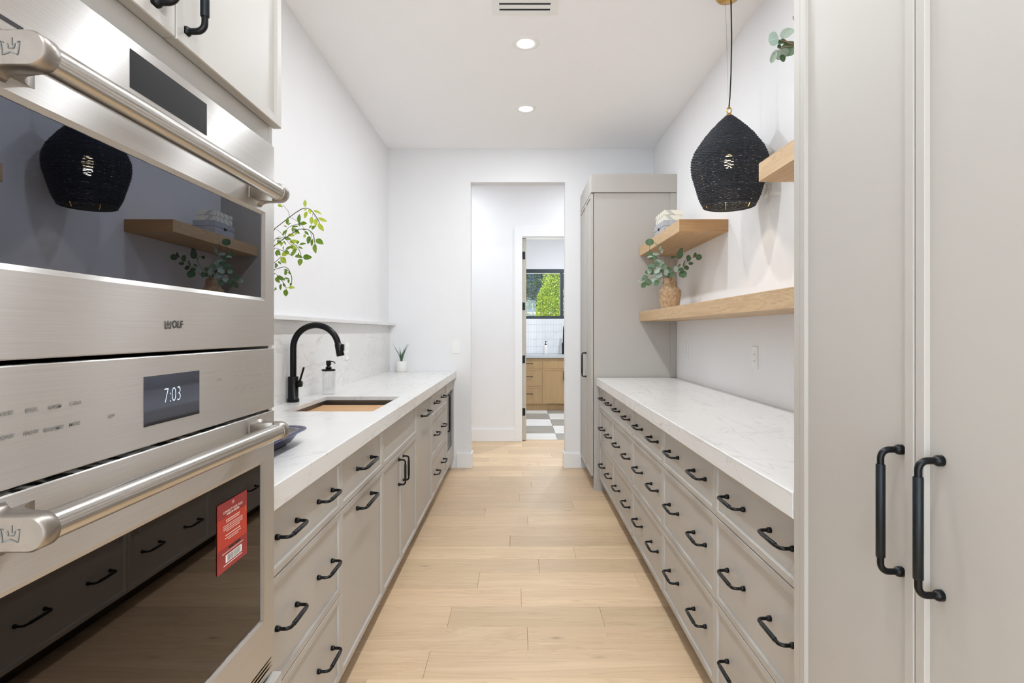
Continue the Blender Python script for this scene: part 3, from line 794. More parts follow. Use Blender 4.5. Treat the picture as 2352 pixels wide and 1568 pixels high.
# ------------------------------------------------------------------ shelves
def shelf(label, y0, y1, z0, z1):
    o = tag(obj('wall_shelf', B(.985, XR-.001, y0+.0015, y1, z0, z1, b=.0018), 'shelf'), label, 'shelf', 'floating oak shelves')
    obj('end_veneer', B(.9856, XR-.001, y0, y0+.0016, z0+.0006, z1-.0006), 'shelfend', o)
    return o
shelf('thick oak shelf at the top, against the tall end cabinet, holding two boxes', 3.432, 4.552, 1.902, 1.978)
shelf('thick oak shelf at the top, cut off by the tall pantry doors', 1.294, 2.300, 1.902, 1.978)
shelf('long thick oak shelf at eye level under the pendant', 1.294, 4.552, 1.3735, 1.451)

# ------------------------------------------------------------------ pendant
PX, PY = 1.082, 2.88
pd = thing('pendant_lamp', 'black woven pendant lamp hanging beside the shelves', 'pendant lamp', (PX, PY, 1.94))
prof_px = [(266, 7), (272, 14), (282, 25), (298.5, 42), (315, 57), (332, 70), (348, 81), (365, 88), (381, 89), (398, 87), (415, 82), (431, 77), (448, 72), (462, 66), (471, 60)]
kz = PY/F
prof = [(EYE+(CY-y)*kz, w_*kz*.935) for y, w_ in prof_px]
def rad(z):
    for (z1_, r1), (z0_, r0) in zip(prof[:-1], prof[1:]):
        if z0_ <= z <= z1_: t_ = (z-z0_)/(z1_-z0_); return r0+(r1-r0)*t_
    return prof[0][1] if z > prof[0][0] else prof[-1][1]
sh = MB(); zt_, zbm = prof[0][0], prof[-1][0]
# rows of woven cord, alternating in and out around upright ribs
rows = []; z_ = zbm
while z_ < zt_-.006:
    dz = .0068; r0 = rad(z_); r1 = rad(min(zt_, z_+.004)); slope = abs(r1-r0)/.004
    rows.append((z_, r0)); z_ += dz/math.sqrt(1+min(slope, 2.5)**2)
NS = 52
rp = random.Random(2)
for i, (z_, r_) in enumerate(rows):
    n_ = NS*2 if r_ > .05 else NS
    ph = i % 2; jit = rp.uniform(-.0009, .0009)
    ring = []
    for k_ in range(n_):
        an = 2*PI*k_/n_
        amp = .0022*math.cos(PI*(k_ % 4)/2+PI*ph) if n_ == NS*2 else 0
        rr = r_+amp; ring.append((PX+rr*math.cos(an), PY+rr*math.sin(an), z_+jit+rp.uniform(-.0011, .0011)))
    th = rp.uniform(.0031, .0036) if i % 9 != 4 else .0027
    m_ = 5; vs_ = []; 
    for k_ in range(n_):
        an = 2*PI*k_/n_; cx_, cy_, cz_ = ring[k_]
        for q in range(m_):
            b_ = 2*PI*q/m_; vs_.append((cx_+th*math.cos(b_)*math.cos(an), cy_+th*math.cos(b_)*math.sin(an), cz_+th*1.06*math.sin(b_)))
    fs = []
    for k_ in range(n_):
        k2 = (k_+1) % n_
        for q in range(m_): q2 = (q+1) % m_; fs.append((k_*m_+q, k2*m_+q, k2*m_+q2, k_*m_+q2))
    sh.add(vs_, fs, True)
for k_ in range(NS):
    an = 2*PI*k_/NS
    sh.tube([(PX+rad(z)*math.cos(an), PY+rad(z)*math.sin(an), z) for z in [zbm+(zt_-zbm)*q/18 for q in range(19)]], .0017, 4)
obj('woven_shade', sh, 'rope', pd, recalc=False)
obj('rim', MB().lathe([(rad(zbm)+.005*math.cos(2*PI*q/8), .005*math.sin(2*PI*q/8)) for q in range(8)], (PX, PY, zbm-.004), 64, close=True), 'rope', pd)
wf = MB()
for k_ in range(6):
    an = 2*PI*k_/6+.3
    wf.tube([(PX+(rad(z)-.009)*math.cos(an), PY+(rad(z)-.009)*math.sin(an), z) for z in [zbm+.002+(zt_-zbm-.03)*q/14 for q in range(15)]], .0018, 5)
obj('wire_frame', wf, 'brass', pd)
obj('cap', MB().lathe([(.0, .012), (.010, .012), (.017, .004), (.018, -.012), (0, -.012)], (PX, PY, zt_-.002), 20), 'brass', pd)
rg = MB(); rgc = (PX, PY, zt_+.027)
rg.tube([(rgc[0]+.012*math.cos(2*PI*q/16), rgc[1], rgc[2]+.016*math.sin(2*PI*q/16)) for q in range(17)], .0035, 8)
obj('ring', rg, 'brass', pd)
cz0 = zt_+.043
cd = MB().tube([(PX-.001, PY, cz0-.006), (PX+.004, PY, cz0+.05), (PX+.010, PY, cz0+.18), (PX+.013, PY, cz0+.36), (PX+.010, PY, ZC-.04)], .0034, 8)
obj('cord', cd, 'black', pd)
obj('suspension_wire', MB().tube([(PX-.002, PY+.003, cz0-.01), (PX-.014, PY+.01, ZC-.04)], .0009, 5), 'steelcap', pd)
obj('canopy', MB().lathe([(0, -.046), (.020, -.045), (.05, -.036), (.062, -.022), (.064, -.001), (0, -.001)], (PX-.005, PY, ZC), 32), 'brass', pd)
BZ = 2.165
obj('socket', MB().lathe([(0, .20), (.004, .20), (.004, .075), (.018, .07), (.018, .03), (0, .03)], (PX, PY, BZ), 14), 'brass', pd)
obj('bulb', MB().lathe([(0, .03), (.012, .028), (.022, .006), (.026, -.012), (.020, -.03), (.008, -.038), (0, -.039)], (PX, PY, BZ), 16), 'bulb', pd)
lamp('pendant_light', 'POINT', (PX, PY, BZ-.055), 2.0, color=(1, .84, .62), shadow_soft_size=.02)

# ------------------------------------------------------------------ ceiling fittings
def downlight(x, y, label, power=CAN_W, group='recessed ceiling lights'):
    t = thing('downlight', label, 'downlight', (x, y, ZC), group)
    obj('trim_ring', MB().lathe([(.052, -.001), (.053, -.005), (.068, -.0065), (.082, -.004), (.084, -.0005)], (x, y, ZC), 40), 'plate', t)
    obj('lens', MB().lathe([(0, -.0035), (.052, -.0035), (.053, -.0005), (0, -.0005)], (x, y, ZC), 32), 'lens', t)
    l = lamp('downlight_lamp', 'AREA', (x, y, ZC-.009), power, color=CAN_COL, shape='DISK', size=.085)
    return t
downlight(.06, 4.373, 'round recessed ceiling light nearest the end wall')
downlight(.046, 3.383, 'round recessed ceiling light just beyond the ceiling vent')
downlight(.04, 2.39, 'round recessed ceiling light on the near side of the vent, above the frame')
downlight(.04, 1.40, 'round recessed ceiling light over the near end of the counters')
downlight(.04, .41, 'round recessed ceiling light above the wall ovens')
downlight(.04, -.58, 'round recessed ceiling light behind the camera')
downlight(-.9, 6.03, 'unseen round ceiling light added in the hall, left of the opening', 11)  # both hall lights are added out of view to brighten the hall
downlight(1.0, 6.03, 'unseen round ceiling light added in the hall, right of the opening', 11)
downlight(1.1, 8.0, 'unseen round ceiling light added in the laundry', 42)  # unseen lamp added to lift the brightness of the laundry
vt = thing('ceiling_vent', 'white slotted air vent in the ceiling', 'vent', (.035, 2.93, ZC))
vx0, vx1, vy0, vy1 = -.137, .211, 2.78, 3.073
obj('duct_backing', B(-.11, .18, 2.82, 3.045, ZC-.0035, ZC-.0005), 'slot', vt)
p = MB(); sl = [(2.852, 2.873), (2.905, 2.926), (2.958, 2.979), (3.011, 3.032)]
p.box(vx0, -.1, vy0, vy1, ZC-.007, ZC-.0005, b=.001).box(.172, vx1, vy0, vy1, ZC-.007, ZC-.0005, b=.001)
e = [vy0]+[q for s_ in sl for q in s_]+[vy1]
for a_, b_ in zip(e[0::2], e[1::2]): p.box(-.1, .172, a_, b_, ZC-.007, ZC-.0036)
obj('plate', p, 'plate', vt)

# ------------------------------------------------------------------ outlets and switch
def outlet(label, side, X, y, z, kind='outlet'):
    t = thing('wall_outlet', label, 'outlet', (X, y, z-.06), 'white wall outlets')
    s = side
    obj('plate', B(X+s*.0005, X+s*.0065, y-.036, y+.036, z-.06, z+.06, b=.0015), 'plate', t)
    r_ = obj('receptacle', B(X+s*.0066, X+s*.0085, y-.017, y+.017, z-.034, z+.034, b=.001), 'plate', t)
    m = MB()
    for dz in (-.018, .018):
        m.box(X+s*.0083, X+s*.0088, y-.008, y-.006, dz+z-.005, dz+z+.005).box(X+s*.0083, X+s*.0088, y+.006, y+.008, dz+z-.005, dz+z+.005)
    obj('slots', m, 'slot', r_)
outlet('white wall outlet below the long shelf, near the tall end cabinet', -1, XR, 4.27, 1.148)
outlet('white wall outlet below the long shelf, nearer the pantry doors', -1, XR, 3.04, 1.149)
outlet('white outlet on the stone backsplash behind the faucet', 1, XL+.010, 3.99, 1.152)
t = thing('light_switch', 'white rocker light switch on the end wall beside the opening', 'light switch', (-.59, YB, 1.086))
obj('plate', B(-.627, -.553, YB-.0065, YB-.0005, 1.086, 1.206, b=.0015), 'plate', t)
obj('rocker', B(-.606, -.574, YB-.0095, YB-.0066, 1.113, 1.179, b=.001), 'plate', t)

# ------------------------------------------------------------------ sink, board, faucet, soap
sk_ = thing('sink', 'dark steel undermount sink in the stone countertop', 'sink', (-.886, 2.91, .68))
th = .002; s0, s1, q0, q1 = SX0+.003, SX1-.003, SY0+.003, SY1-.003
zi = .70; zs = ZT-.0205
m = MB().box(s0, s1, q0, q1, zi-.002, zi).box(s0, s0+th, q0, q1, zi, zs).box(s1-th, s1, q0, q1, zi, zs).box(s0, s1, q0, q0+th, zi, zs).box(s0, s1, q1-th, q1, zi, zs)
obj('basin', m, 'sinksteel', sk_)
m = MB().box(s0+th, s0+.014, q0+th, q1-th, .858, .862).box(s1-.014, s1-th, q0+th, q1-th, .858, .862)
obj('track', m, 'steelcap', sk_)
obj('drain', MB().lathe([(0, .002), (.03, .002), (.045, .006), (.045, 0), (0, 0)], (-.886, 2.91, zi), 24), 'steelcap', sk_)
tag(obj('cutting_board', B(s0+th+.001, s1-th-.001, 2.78, 3.135, .8625, .8805, b=.002), 'board'), 'wooden cutting board laid across the sink', 'cutting board')

fx, fy = -1.187, 2.965
fa = thing('faucet', 'matte black gooseneck faucet at the pantry sink', 'faucet', (fx, fy, ZT))
obj('base', MB().lathe([(0, 0), (.0303, 0), (.0303, .014), (.029, .017), (.0265, .018), (.0265, .132), (.0255, .134), (0, .134)], (fx, fy, ZT+.0003), 28), 'black', fa)
pts = [(fx, fy, ZT+.13), (fx, fy, 1.19)]
R_ = .119
for q in range(1, 21):
    an = math.radians(168)*q/20
    pts.append((fx+R_-R_*math.cos(an), fy, 1.19+.015+R_*math.sin(an)))
pts.insert(2, (fx, fy, 1.205))
obj('spout', MB().tube(pts, .0163, 16), 'black', fa)
pe_ = Vector(pts[-1]); pd_ = (Vector(pts[-1])-Vector(pts[-2])).normalized()
pd_ = Vector((.22, 0, -1)).normalized()
hd = obj('spray_head', MB().tube([pe_-pd_*.004, pe_+pd_*.003, pe_+pd_*.004, pe_+pd_*.066, pe_+pd_*.07], [.0165, .0165, .0185, .0205, .018], 16), 'black', fa)
pb = pe_+pd_*.028+Vector((.021, 0, .004))
obj('spray_button', MB().box(pb.x-.006, pb.x+.006, pb.y-.009, pb.y+.009, pb.z-.018, pb.z+.018, b=.003), 'black', hd)
kn = (fx+.0262, fy-.004, ZT+.096)
kb = obj('valve_knob', MB().lathe([(.0, -.004), (.017, -.004), (.017, .018), (.015, .022), (0, .022)], kn, 18, 'x'), 'black', fa)
obj('lever', MB().tube([(kn[0]+.010, kn[1]-.005, kn[2]+.010), (kn[0]+.022, kn[1]-.012, kn[2]+.04), (kn[0]+.040, kn[1]-.022, kn[2]+.088)], [.0055, .0055, .005], 10), 'black', kb)

sx, sy = -1.125, 3.334
so = thing('soap_dispenser', 'ribbed clear glass soap dispenser with a black pump', 'soap dispenser', (sx, sy, ZT))
rib = lambda k_, r_, h_: 1+(.018 if k_ % 2 else -.018)*(1 if r_ > .03 and h_ > .012 else 0)
obj('bottle', MB().lathe([(0, .0005), (.036, .0005), (.0375, .004), (.0375, .136), (.034, .140), (.031, .136), (.031, .014), (0, .014)], (sx, sy, ZT), 60, mod=rib, smooth=False), 'bottle', so)
obj('collar', MB().lathe([(0, .138), (.0385, .138), (.0395, .141), (.0395, .146), (.037, .149), (0, .149)], (sx, sy, ZT), 28), 'black', so)
pu = obj('pump', MB().lathe([(0, .149), (.017, .149), (.017, .162), (.011, .164), (.011, .172), (.0145, .174), (.0145, .196), (.013, .200), (0, .200)], (sx, sy, ZT), 20), 'black', so)
obj('nozzle', MB().tube([(sx+.012, sy, ZT+.194), (sx+.026, sy, ZT+.194), (sx+.034, sy, ZT+.190), (sx+.040, sy, ZT+.181)], [.0035, .0035, .003, .0028], 8), 'black', pu)

# ------------------------------------------------------------------ aloe in a white pot
ax, ay = -1.083, 5.215
al = thing('aloe_plant', 'small aloe plant in a white pot at the corner of the counter', 'potted plant', (ax, ay, ZT))
obj('pot', MB().lathe([(0, .0005), (.046, .0005), (.050, .006), (.052, .03), (.052, .098), (.050, .100), (.046, .098), (.046, .086), (0, .086)], (ax, ay, ZT), 32), 'ceramic', al)
obj('soil', MB().lathe([(0, .0865), (.0455, .0865), (.0455, .090), (0, .092)], (ax, ay, ZT), 20), 'soil', al)
def blade(dx, dy, h, w_):
    m = MB(); loops = []
    for q in range(8):
        t_ = q/7; cx_ = ax+dx*(.12*t_+.88*t_**1.5); cy_ = ay+dy*t_; cz_ = ZT+.088+h*t_*(1-.08*t_)
        ww = w_*(1-t_)**.75+.0006; n_ = Vector((dy, -dx, 0)); n_ = n_.normalized() if n_.length > 1e-5 else Vector((1, 0, 0)); o_ = Vector((dx, dy, 0)).normalized() if abs(dx)+abs(dy) > 1e-5 else Vector((0, 1, 0))
        c_ = Vector((cx_, cy_, cz_)); loops.append([c_+n_*ww, c_-o_*ww*.1, c_-n_*ww, c_+o_*ww*.75])
    return m.loft(loops, True)
for dx, dy, h, w_ in ((-.085, -.01, .195, .009), (-.07, .015, .15, .008), (.058, -.01, .19, .012), (.075, -.015, .19, .010), (-.012, -.03, .15, .008), (.022, .02, .15, .008), (.0, .03, .10, .010), (-.03, .02, .11, .009)):
    obj('aloe_leaf', blade(dx, dy, h, w_), 'aloe', al)

# ------------------------------------------------------------------ roasting pan with rack
def rrect(x0, x1, y0, y1, r, z, n=5):
    l = []
    for cx_, cy_, a0 in ((x1-r, y1-r, 0), (x0+r, y1-r, PI/2), (x0+r, y0+r, PI), (x1-r, y0+r, 1.5*PI)):
        for q in range(n+1):
            an = a0+PI/2*q/n; l.append((cx_+r*math.cos(an), cy_+r*math.sin(an), z))
    return l
px0, px1, py0, py1 = -1.09, -.70, 1.43, 1.905
pz = ZT+.0006
def pl_(i, r, z): return rrect(px0+i, px1-i, py0+i, py1-i, r, pz+z)
pn_ = thing('roasting_pan', 'navy enamel roasting pan with a wire rack on the counter beside the ovens', 'pan', (-.895, 1.67, ZT))
obj('pan', MB().loft([pl_(.050, .03, .006), pl_(.042, .034, .010), pl_(.018, .045, .043), pl_(.010, .05, .046), pl_(.001, .055, .046), pl_(0, .055, .049), pl_(.001, .055, .052), pl_(.010, .05, .052), pl_(.020, .045, .049), pl_(.044, .034, .014), pl_(.052, .03, .010)], True), 'navy', pn_)
obj('foot', MB().loft([pl_(.055, .03, 0), pl_(.052, .03, .006)]), 'slot', pn_)
rk = MB(); zr = pz+.047
l_ = rrect(px0+.022, px1-.022, py0+.022, py1-.022, .04, zr); rk.tube(l_+[l_[0]], .0022, 6)
for q in range(1, 30):
    y_ = py0+.024+(py1-py0-.048)*q/30; rk.tube([(px0+.024, y_, zr), (px1-.024, y_, zr)], .0014, 5)
for q in (1, 2): x_ = px0+(px1-px0)*q/3; rk.tube([(x_, py0+.024, zr-.0025), (x_, py1-.024, zr-.0025)], .0016, 5)
obj('rack', rk, 'steelbar', pn_)

# ------------------------------------------------------------------ leaves and plants
def leaf_mesh(name, mat, kind):
    """unit leaf: stalk end at the origin, tip at +x 1, half width .5 at the widest, cupped"""
    m = MB(); N = 9; vs_ = []; fs = []
    for q in range(N):
        t_ = q/(N-1)
        if kind == 'oval': w_ = .5*math.sin(PI*min(1, t_**.82))**.8 if 0 < t_ < 1 else .01
        else: w_ = .5*math.sqrt(max(0, 1-(2*t_-1)**2))**.9+.01
        bend = -.10*(t_-.3)**2
        for k_ in range(5):
            u = (k_-2)/2; vs_.append((t_, u*w_, bend+.12*u*u*w_*1.4-.0*t_))
    for q in range(N-1):
        for k_ in range(4): a_ = q*5+k_; fs.append((a_, a_+5, a_+6, a_+1))
    m.add(vs_, fs, True)
    return m.mesh(name, mat, recalc=False)
LM = {('oval', c): leaf_mesh('leaf', c, 'oval') for c in ('leafdark', 'leaflime')}
LM.update({('round', c): leaf_mesh('leaf', c, 'round') for c in ('euleaf', 'euleafpale')})
def leaf(parent, a_, b_, w_, me, roll=0.0, face=Vector((-.1, -1, .25))):
    d_ = b_-a_; L = d_.length; x_ = d_/L
    n_ = Vector(face); n_ = (n_-x_*n_.dot(x_))
    n_ = n_.normalized(); n_ = Matrix.Rotation(roll, 3, x_) @ n_
    y_ = n_.cross(x_)
    R = Matrix((x_, y_, n_)).transposed()
    o = put('leaf', me, parent, a_); o.rotation_euler = R.to_euler(); o.scale = (L, w_, L)
    return o
rl = random.Random(11)
# green branches in a vase hidden behind the ovens
vx, vy = -1.06, 2.06
gp = thing('leafy_branches', 'leafy green branches reaching out from behind the wall ovens', 'branches', (vx, vy, ZT))
obj('vase', MB().lathe([(0, .0005), (.045, .0005), (.062, .03), (.066, .09), (.055, .16), (.032, .21), (.030, .235), (.035, .25), (.030, .248), (.026, .235), (.028, .21), (0, .20)], (vx, vy, ZT), 28), 'ceramic', gp)
def G(x, y, dY=0.0): return px(620+.1658*x, 440+.1658*y, 2.02+dY)
mouth = Vector((vx, vy, ZT+.245))
stems = [([(70,510),(170,432),(270,355),(350,295),(430,245),(475,228),(520,230),(565,250),(600,290),(640,345),(670,400),(690,440)], .0030),
         ([(265,355),(268,310),(250,265),(215,225),(180,180)], .0016),
         ([(70,740),(190,655),(260,610),(400,520),(470,515),(530,525),(580,565),(605,600),(612,660),(625,725)], .0032),
         ([(190,650),(210,620),(240,510),(310,465),(430,445)], .0018), ([(270,355),(330,380),(390,420),(450,470),(470,515)], .0014),
         ([(70,510),(120,540),(170,590),(230,670),(300,750)], .0014), ([(80,650),(130,625),(190,640)], .0018),
         ([(280,675),(360,745),(400,800),(425,850),(428,925)], .0022), ([(70,780),(130,800),(180,820),(240,855),(290,880)], .0022), ([(360,750),(400,735)], .0012), ([(180,820),(220,800)], .0012),
         ([(70,975),(110,945),(160,890)], .0022), ([(70,1075),(140,1055),(200,1040),(245,1060),(265,1085),(290,1140),(303,1200),(298,1290)], .0026),
         ([(70,1130),(120,1180),(180,1250),(215,1300),(228,1355)], .0022), ([(228,1325),(260,1335)], .0014), ([(620,650),(645,668)], .0014), ([(428,910),(465,905)], .0014),
         ([(500,560),(480,600),(490,640)], .0010), ([(560,545),(575,620),(590,670)], .0014), ([(590,300),(585,350)], .0012), ([(600,300),(632,375)], .0012), ([(640,370),(690,380)], .0012)]
for i, (s_, r_) in enumerate(stems):
    P = [G(x, y, .03*math.sin(i*2.3)) for x, y in s_]
    if s_[0][0] <= 80:
        m1 = mouth.lerp(P[0], .45)+Vector((0, 0, .10)); P = [mouth-Vector((0, 0, .1)), mouth, m1]+P
    obj('stem', MB().tube(P, [r_*.5]*(len(P)-1)+[r_*.35], 6), 'stem', gp)
lvs = [((485,210),(487,110),.40,1), ((515,275),(480,372),.48,1), ((580,345),(578,458),.46,1), ((632,375),(637,478),.46,1), ((670,438),(745,548),.46,1), ((665,365),(795,415),.30,1), ((600,262),(720,310),.26,1), ((465,258),(515,250),.5,1), ((540,245),(562,308),.45,1),
       ((240,460),(246,353),.36,0), ((405,430),(407,308),.40,0), ((420,442),(515,440),.55,0), ((335,505),(412,588),.40,0), ((315,490),(320,567),.34,0), ((240,530),(172,608),.42,0), ((188,640),(300,662),.42,0), ((98,672),(172,738),.48,0), ((80,655),(172,655),.24,0),
       ((548,612),(525,727),.44,0), ((588,655),(578,757),.36,0), ((622,722),(635,857),.48,0), ((638,662),(740,727),.50,0), ((575,518),(637,473),.42,0), ((545,508),(582,460),.4,0), ((478,548),(540,600),.44,0), ((410,480),(418,408),.5,0), ((303,485),(395,480),.22,0),
       ((272,700),(398,682),.36,1), ((245,600),(345,607),.34,1), ((285,745),(372,792),.46,1), ((162,870),(252,862),.52,1), ((155,905),(222,992),.52,1), ((75,740),(140,720),.4,1), ((150,760),(190,690),.36,1), ((340,590),(390,570),.5,1), ((490,590),(470,640),.5,1),
       ((408,738),(502,714),.40,0), ((388,758),(458,792),.34,0), ((378,725),(396,680),.5,0), ((218,802),(318,760),.42,0), ((295,895),(365,808),.50,0), ((458,905),(582,910),.50,0), ((428,925),(410,1028),.56,0), ((348,888),(452,912),.36,0), ((402,845),(398,890),.45,0), ((310,830),(380,795),.5,0), ((200,820),(270,855),.5,0),
       ((92,808),(142,882),.48,0), ((186,805),(190,752),.34,0), ((143,955),(232,985),.42,0), ((112,963),(157,1008),.42,0), ((66,1025),(112,1020),.7,0), ((75,830),(105,900),.3,0),
       ((193,1078),(262,1095),.30,0), ((245,1118),(192,1125),.7,0), ((258,1102),(290,1152),.5,0), ((268,1212),(255,1272),.6,0), ((292,1260),(288,1308),.6,0), ((250,1330),(352,1328),.42,1), ((193,1200),(272,1206),.34,0),
       ((95,1168),(212,1228),.36,0), ((78,1188),(136,1262),.42,0), ((160,1280),(142,1368),.46,0), ((188,1262),(202,1322),.4,0), ((228,1352),(215,1452),.56,0), ((62,1348),(92,1350),.6,0), ((108,180),(178,212),.36,1), ((190,470),(235,485),.3,0), ((250,470),(290,432),.3,0), ((190,680),(225,740),.2,0), ((450,530),(500,530),.3,0)]
for a_, b_, w_, lime in lvs:
    dY = rl.uniform(-.05, .05); A = G(*a_, dY=dY); Bp = G(*b_, dY=dY+rl.uniform(-.015, .015)); L = (Bp-A).length
    leaf(gp, A, Bp, L*w_*1.12, LM['oval', 'leaflime' if lime else 'leafdark'], rl.uniform(-.35, .35))

# eucalyptus in a woven jute vase on the long shelf
ex, ey, ez = 1.112, 4.11, 1.4515
eu = thing('eucalyptus_vase', 'eucalyptus sprigs in a rope-wrapped vase on the long shelf', 'vase of leaves', (ex, ey, ez))
pf = [(0, .001), (.060, .001)]
zq = .001
outl = [(.0, .060), (.05, .068), (.10, .076), (.125, .078), (.140, .076), (.152, .064), (.165, .050), (.18, .042), (.21, .039), (.228, .042)]
def orad(h):
    for (h0, r0), (h1, r1) in zip(outl[:-1], outl[1:]):
        if h0 <= h <= h1: return r0+(r1-r0)*(h-h0)/(h1-h0)
    return outl[-1][1]
nco = 26
pf = [(0, .001)]
for q in range(nco*4+1):
    h = .002+.225*q/(nco*4); pf.append((orad(h)+.0020*abs(math.sin(PI*q/4)), h))
pf += [(.034, .227), (.034, .19), (0, .19)]
obj('vase', MB().lathe(pf, (ex, ey, ez), 36), 'jute', eu)
tw = MB(); zk = ez+.172
for dz in (0, .006, .012):
    tw.tube([(ex+.049*math.cos(2*PI*q/20), ey+.049*math.sin(2*PI*q/20), zk+dz) for q in range(21)], .0034, 6)
tw.tube([(ex-.012, ey-.052, zk+.01), (ex+.002, ey-.06, zk+.03), (ex+.012, ey-.055, zk+.052), (ex+.02, ey-.052, zk+.03), (ex+.014, ey-.056, zk-.005), (ex+.012, ey-.064, zk-.03)], .004, 6)
tw.tube([(ex-.012, ey-.052, zk+.01), (ex-.006, ey-.062, zk-.012), (ex-.002, ey-.07, zk-.032)], .004, 6)
obj('twine', tw, 'jute', eu)
def E(x, y, dY=0.0):
    Yq = 4.10-.20*x/1000
    if y < 330 and x < 700: Yq = 3.93
    return px(1450+.1212*x, 530+.1212*y, Yq+dY)
em_ = Vector((ex, ey, ez+.215))
for s_ in ([(700,700),(640,600),(570,470),(520,330),(470,230)], [(640,760),(560,680),(420,640),(340,560),(350,430)], [(620,820),(480,850),(330,900),(230,940),(150,945)], [(600,800),(500,740),(400,720),(330,760)],
           [(820,830),(900,760),(970,690),(1060,590),(1180,490),(1270,480)], [(790,780),(870,600),(880,530),(850,490),(780,480)], [(880,540),(920,450),(945,360)], [(350,430),(345,270)]):
    P = [E(*q) for q in s_]
    if s_[0] not in ((880, 540), (350, 430)): P = [em_-Vector((0, 0, .06)), em_+(P[0]-em_)*.3+Vector((0, 0, .01))]+P
    obj('stem', MB().tube(P, [.0022]*(len(P)-1)+[.0012], 6), 'eustem', eu)
elv = [((345,148),(352,282),118,0,.1), ((490,272),(432,172),42,1,.9), ((520,325),(562,252),38,1,.8), ((572,432),(580,333),50,1,.5), ((402,470),(298,420),100,0,.2), ((400,490),(300,500),60,1,.7), ((535,440),(400,432),46,1,.6), ((375,490),(465,545),80,0,.2), ((560,520),(470,492),34,1,.8), ((580,575),(425,556),60,1,.5),
       ((440,595),(525,640),52,0,.4), ((530,620),(620,600),70,1,.3), ((448,690),(308,668),100,0,.2), ((470,700),(580,690),90,1,.3), ((430,795),(545,725),72,1,.2), ((575,700),(665,645),84,0,.3), ((545,790),(610,750),70,0,.4), ((300,772),(395,765),62,1,.3), ((265,765),(330,805),72,0,.3), ((350,800),(430,770),70,0,.2),
       ((470,830),(585,855),105,1,.2), ((372,925),(490,890),108,1,.1), ((660,715),(655,855),80,1,.3), ((690,770),(752,800),70,1,.5), ((690,760),(760,700),60,0,.3), ((198,890),(315,895),92,0,.2), ((265,930),(375,1020),92,0,.1), ((250,970),(220,1085),76,0,.3), ((218,958),(130,930),54,1,.4), ((425,985),(530,990),96,0,.1), ((590,890),(560,975),38,1,.6), ((600,830),(690,870),50,0,.6),
       ((805,735),(885,715),88,1,.5), ((735,830),(815,830),84,0,.3), ((890,720),(990,760),74,0,.3), ((905,790),(1048,855),104,0,.1), ((1005,665),(1078,735),72,0,.2), ((1090,585),(1082,452),60,0,.2), ((1080,618),(1178,618),42,0,.3), ((1225,530),(1335,470),82,0,.2), ((1180,505),(1225,408),46,0,.4), ((985,672),(1028,548),22,0,.8), ((880,690),(935,628),36,0,.5),
       ((862,450),(985,450),125,0,.1), ((912,392),(978,328),50,0,.2), ((750,500),(812,505),52,0,.2), ((760,820),(690,850),60,0,.4)]
for a_, b_, w_, pale, roll in elv:
    dY = rl.uniform(-.03, .02); A = E(*a_, dY=dY); Bp = E(*b_, dY=dY)
    if (A.z < 1.92 or Bp.z < 1.92) and max(A.z, Bp.z) > 1.895 and A.x > .97 and A.y > 3.4: A.z -= .012; Bp.z -= .012
    leaf(eu, A, Bp, w_*1.3*.1212*4.0/F, LM['round', 'euleafpale' if pale else 'euleaf'], roll*rl.choice((-1, 1)))
# eucalyptus on the near top shelf, its vase hidden behind the pantry doors
nx, ny, nz = 1.14, 1.80, 1.9785
ne = thing('eucalyptus_sprigs', 'eucalyptus leaves peeking past the pantry cabinet above the near shelf', 'vase of leaves', (nx, ny, nz))
obj('vase', MB().lathe([(0, .0005), (.04, .0005), (.055, .03), (.058, .08), (.04, .12), (.03, .14), (.032, .15), (.026, .148), (.024, .13), (0, .12)], (nx, ny, nz), 26), 'ceramic', ne)
def N_(x, y, dY=0.0): return px(1560+.3317*x, .3317*y, 1.74+dY)
nm = Vector((nx, ny, nz+.14))
for s_ in ([(860,330),(780,300),(720,285),(690,275)], [(860,330),(770,320),(710,330),(680,360)], [(800,310),(750,300),(715,262)]):
    P = [N_(*q) for q in s_]; P = [nm-Vector((0, 0, .06)), nm, nm.lerp(P[0], .5)+Vector((0, 0, .03))]+P
    obj('stem', MB().tube(P, [.0018]*(len(P)-1)+[.001], 6), 'eustem', ne)
for a_, b_, w_, pale in (((690,262),(617,280),88,1), ((710,272),(785,192),62,1), ((675,300),(752,285),30,0), ((790,285),(735,390),80,0), ((665,345),(698,415),36,1), ((668,352),(637,437),32,1), ((695,388),(735,420),34,0), ((680,330),(712,320),30,0), ((728,330),(722,395),50,1), ((815,260),(880,330),80,0), ((790,140),(830,130),50,1), ((820,380),(880,430),70,0), ((850,250),(900,180),70,0)):
    A = N_(*a_); Bp = N_(*b_, dY=.01)
    leaf(ne, A, Bp, w_*1.25*.3317*1.74/F, LM['round', 'euleafpale' if pale else 'euleaf'], rl.uniform(-.3, .3))

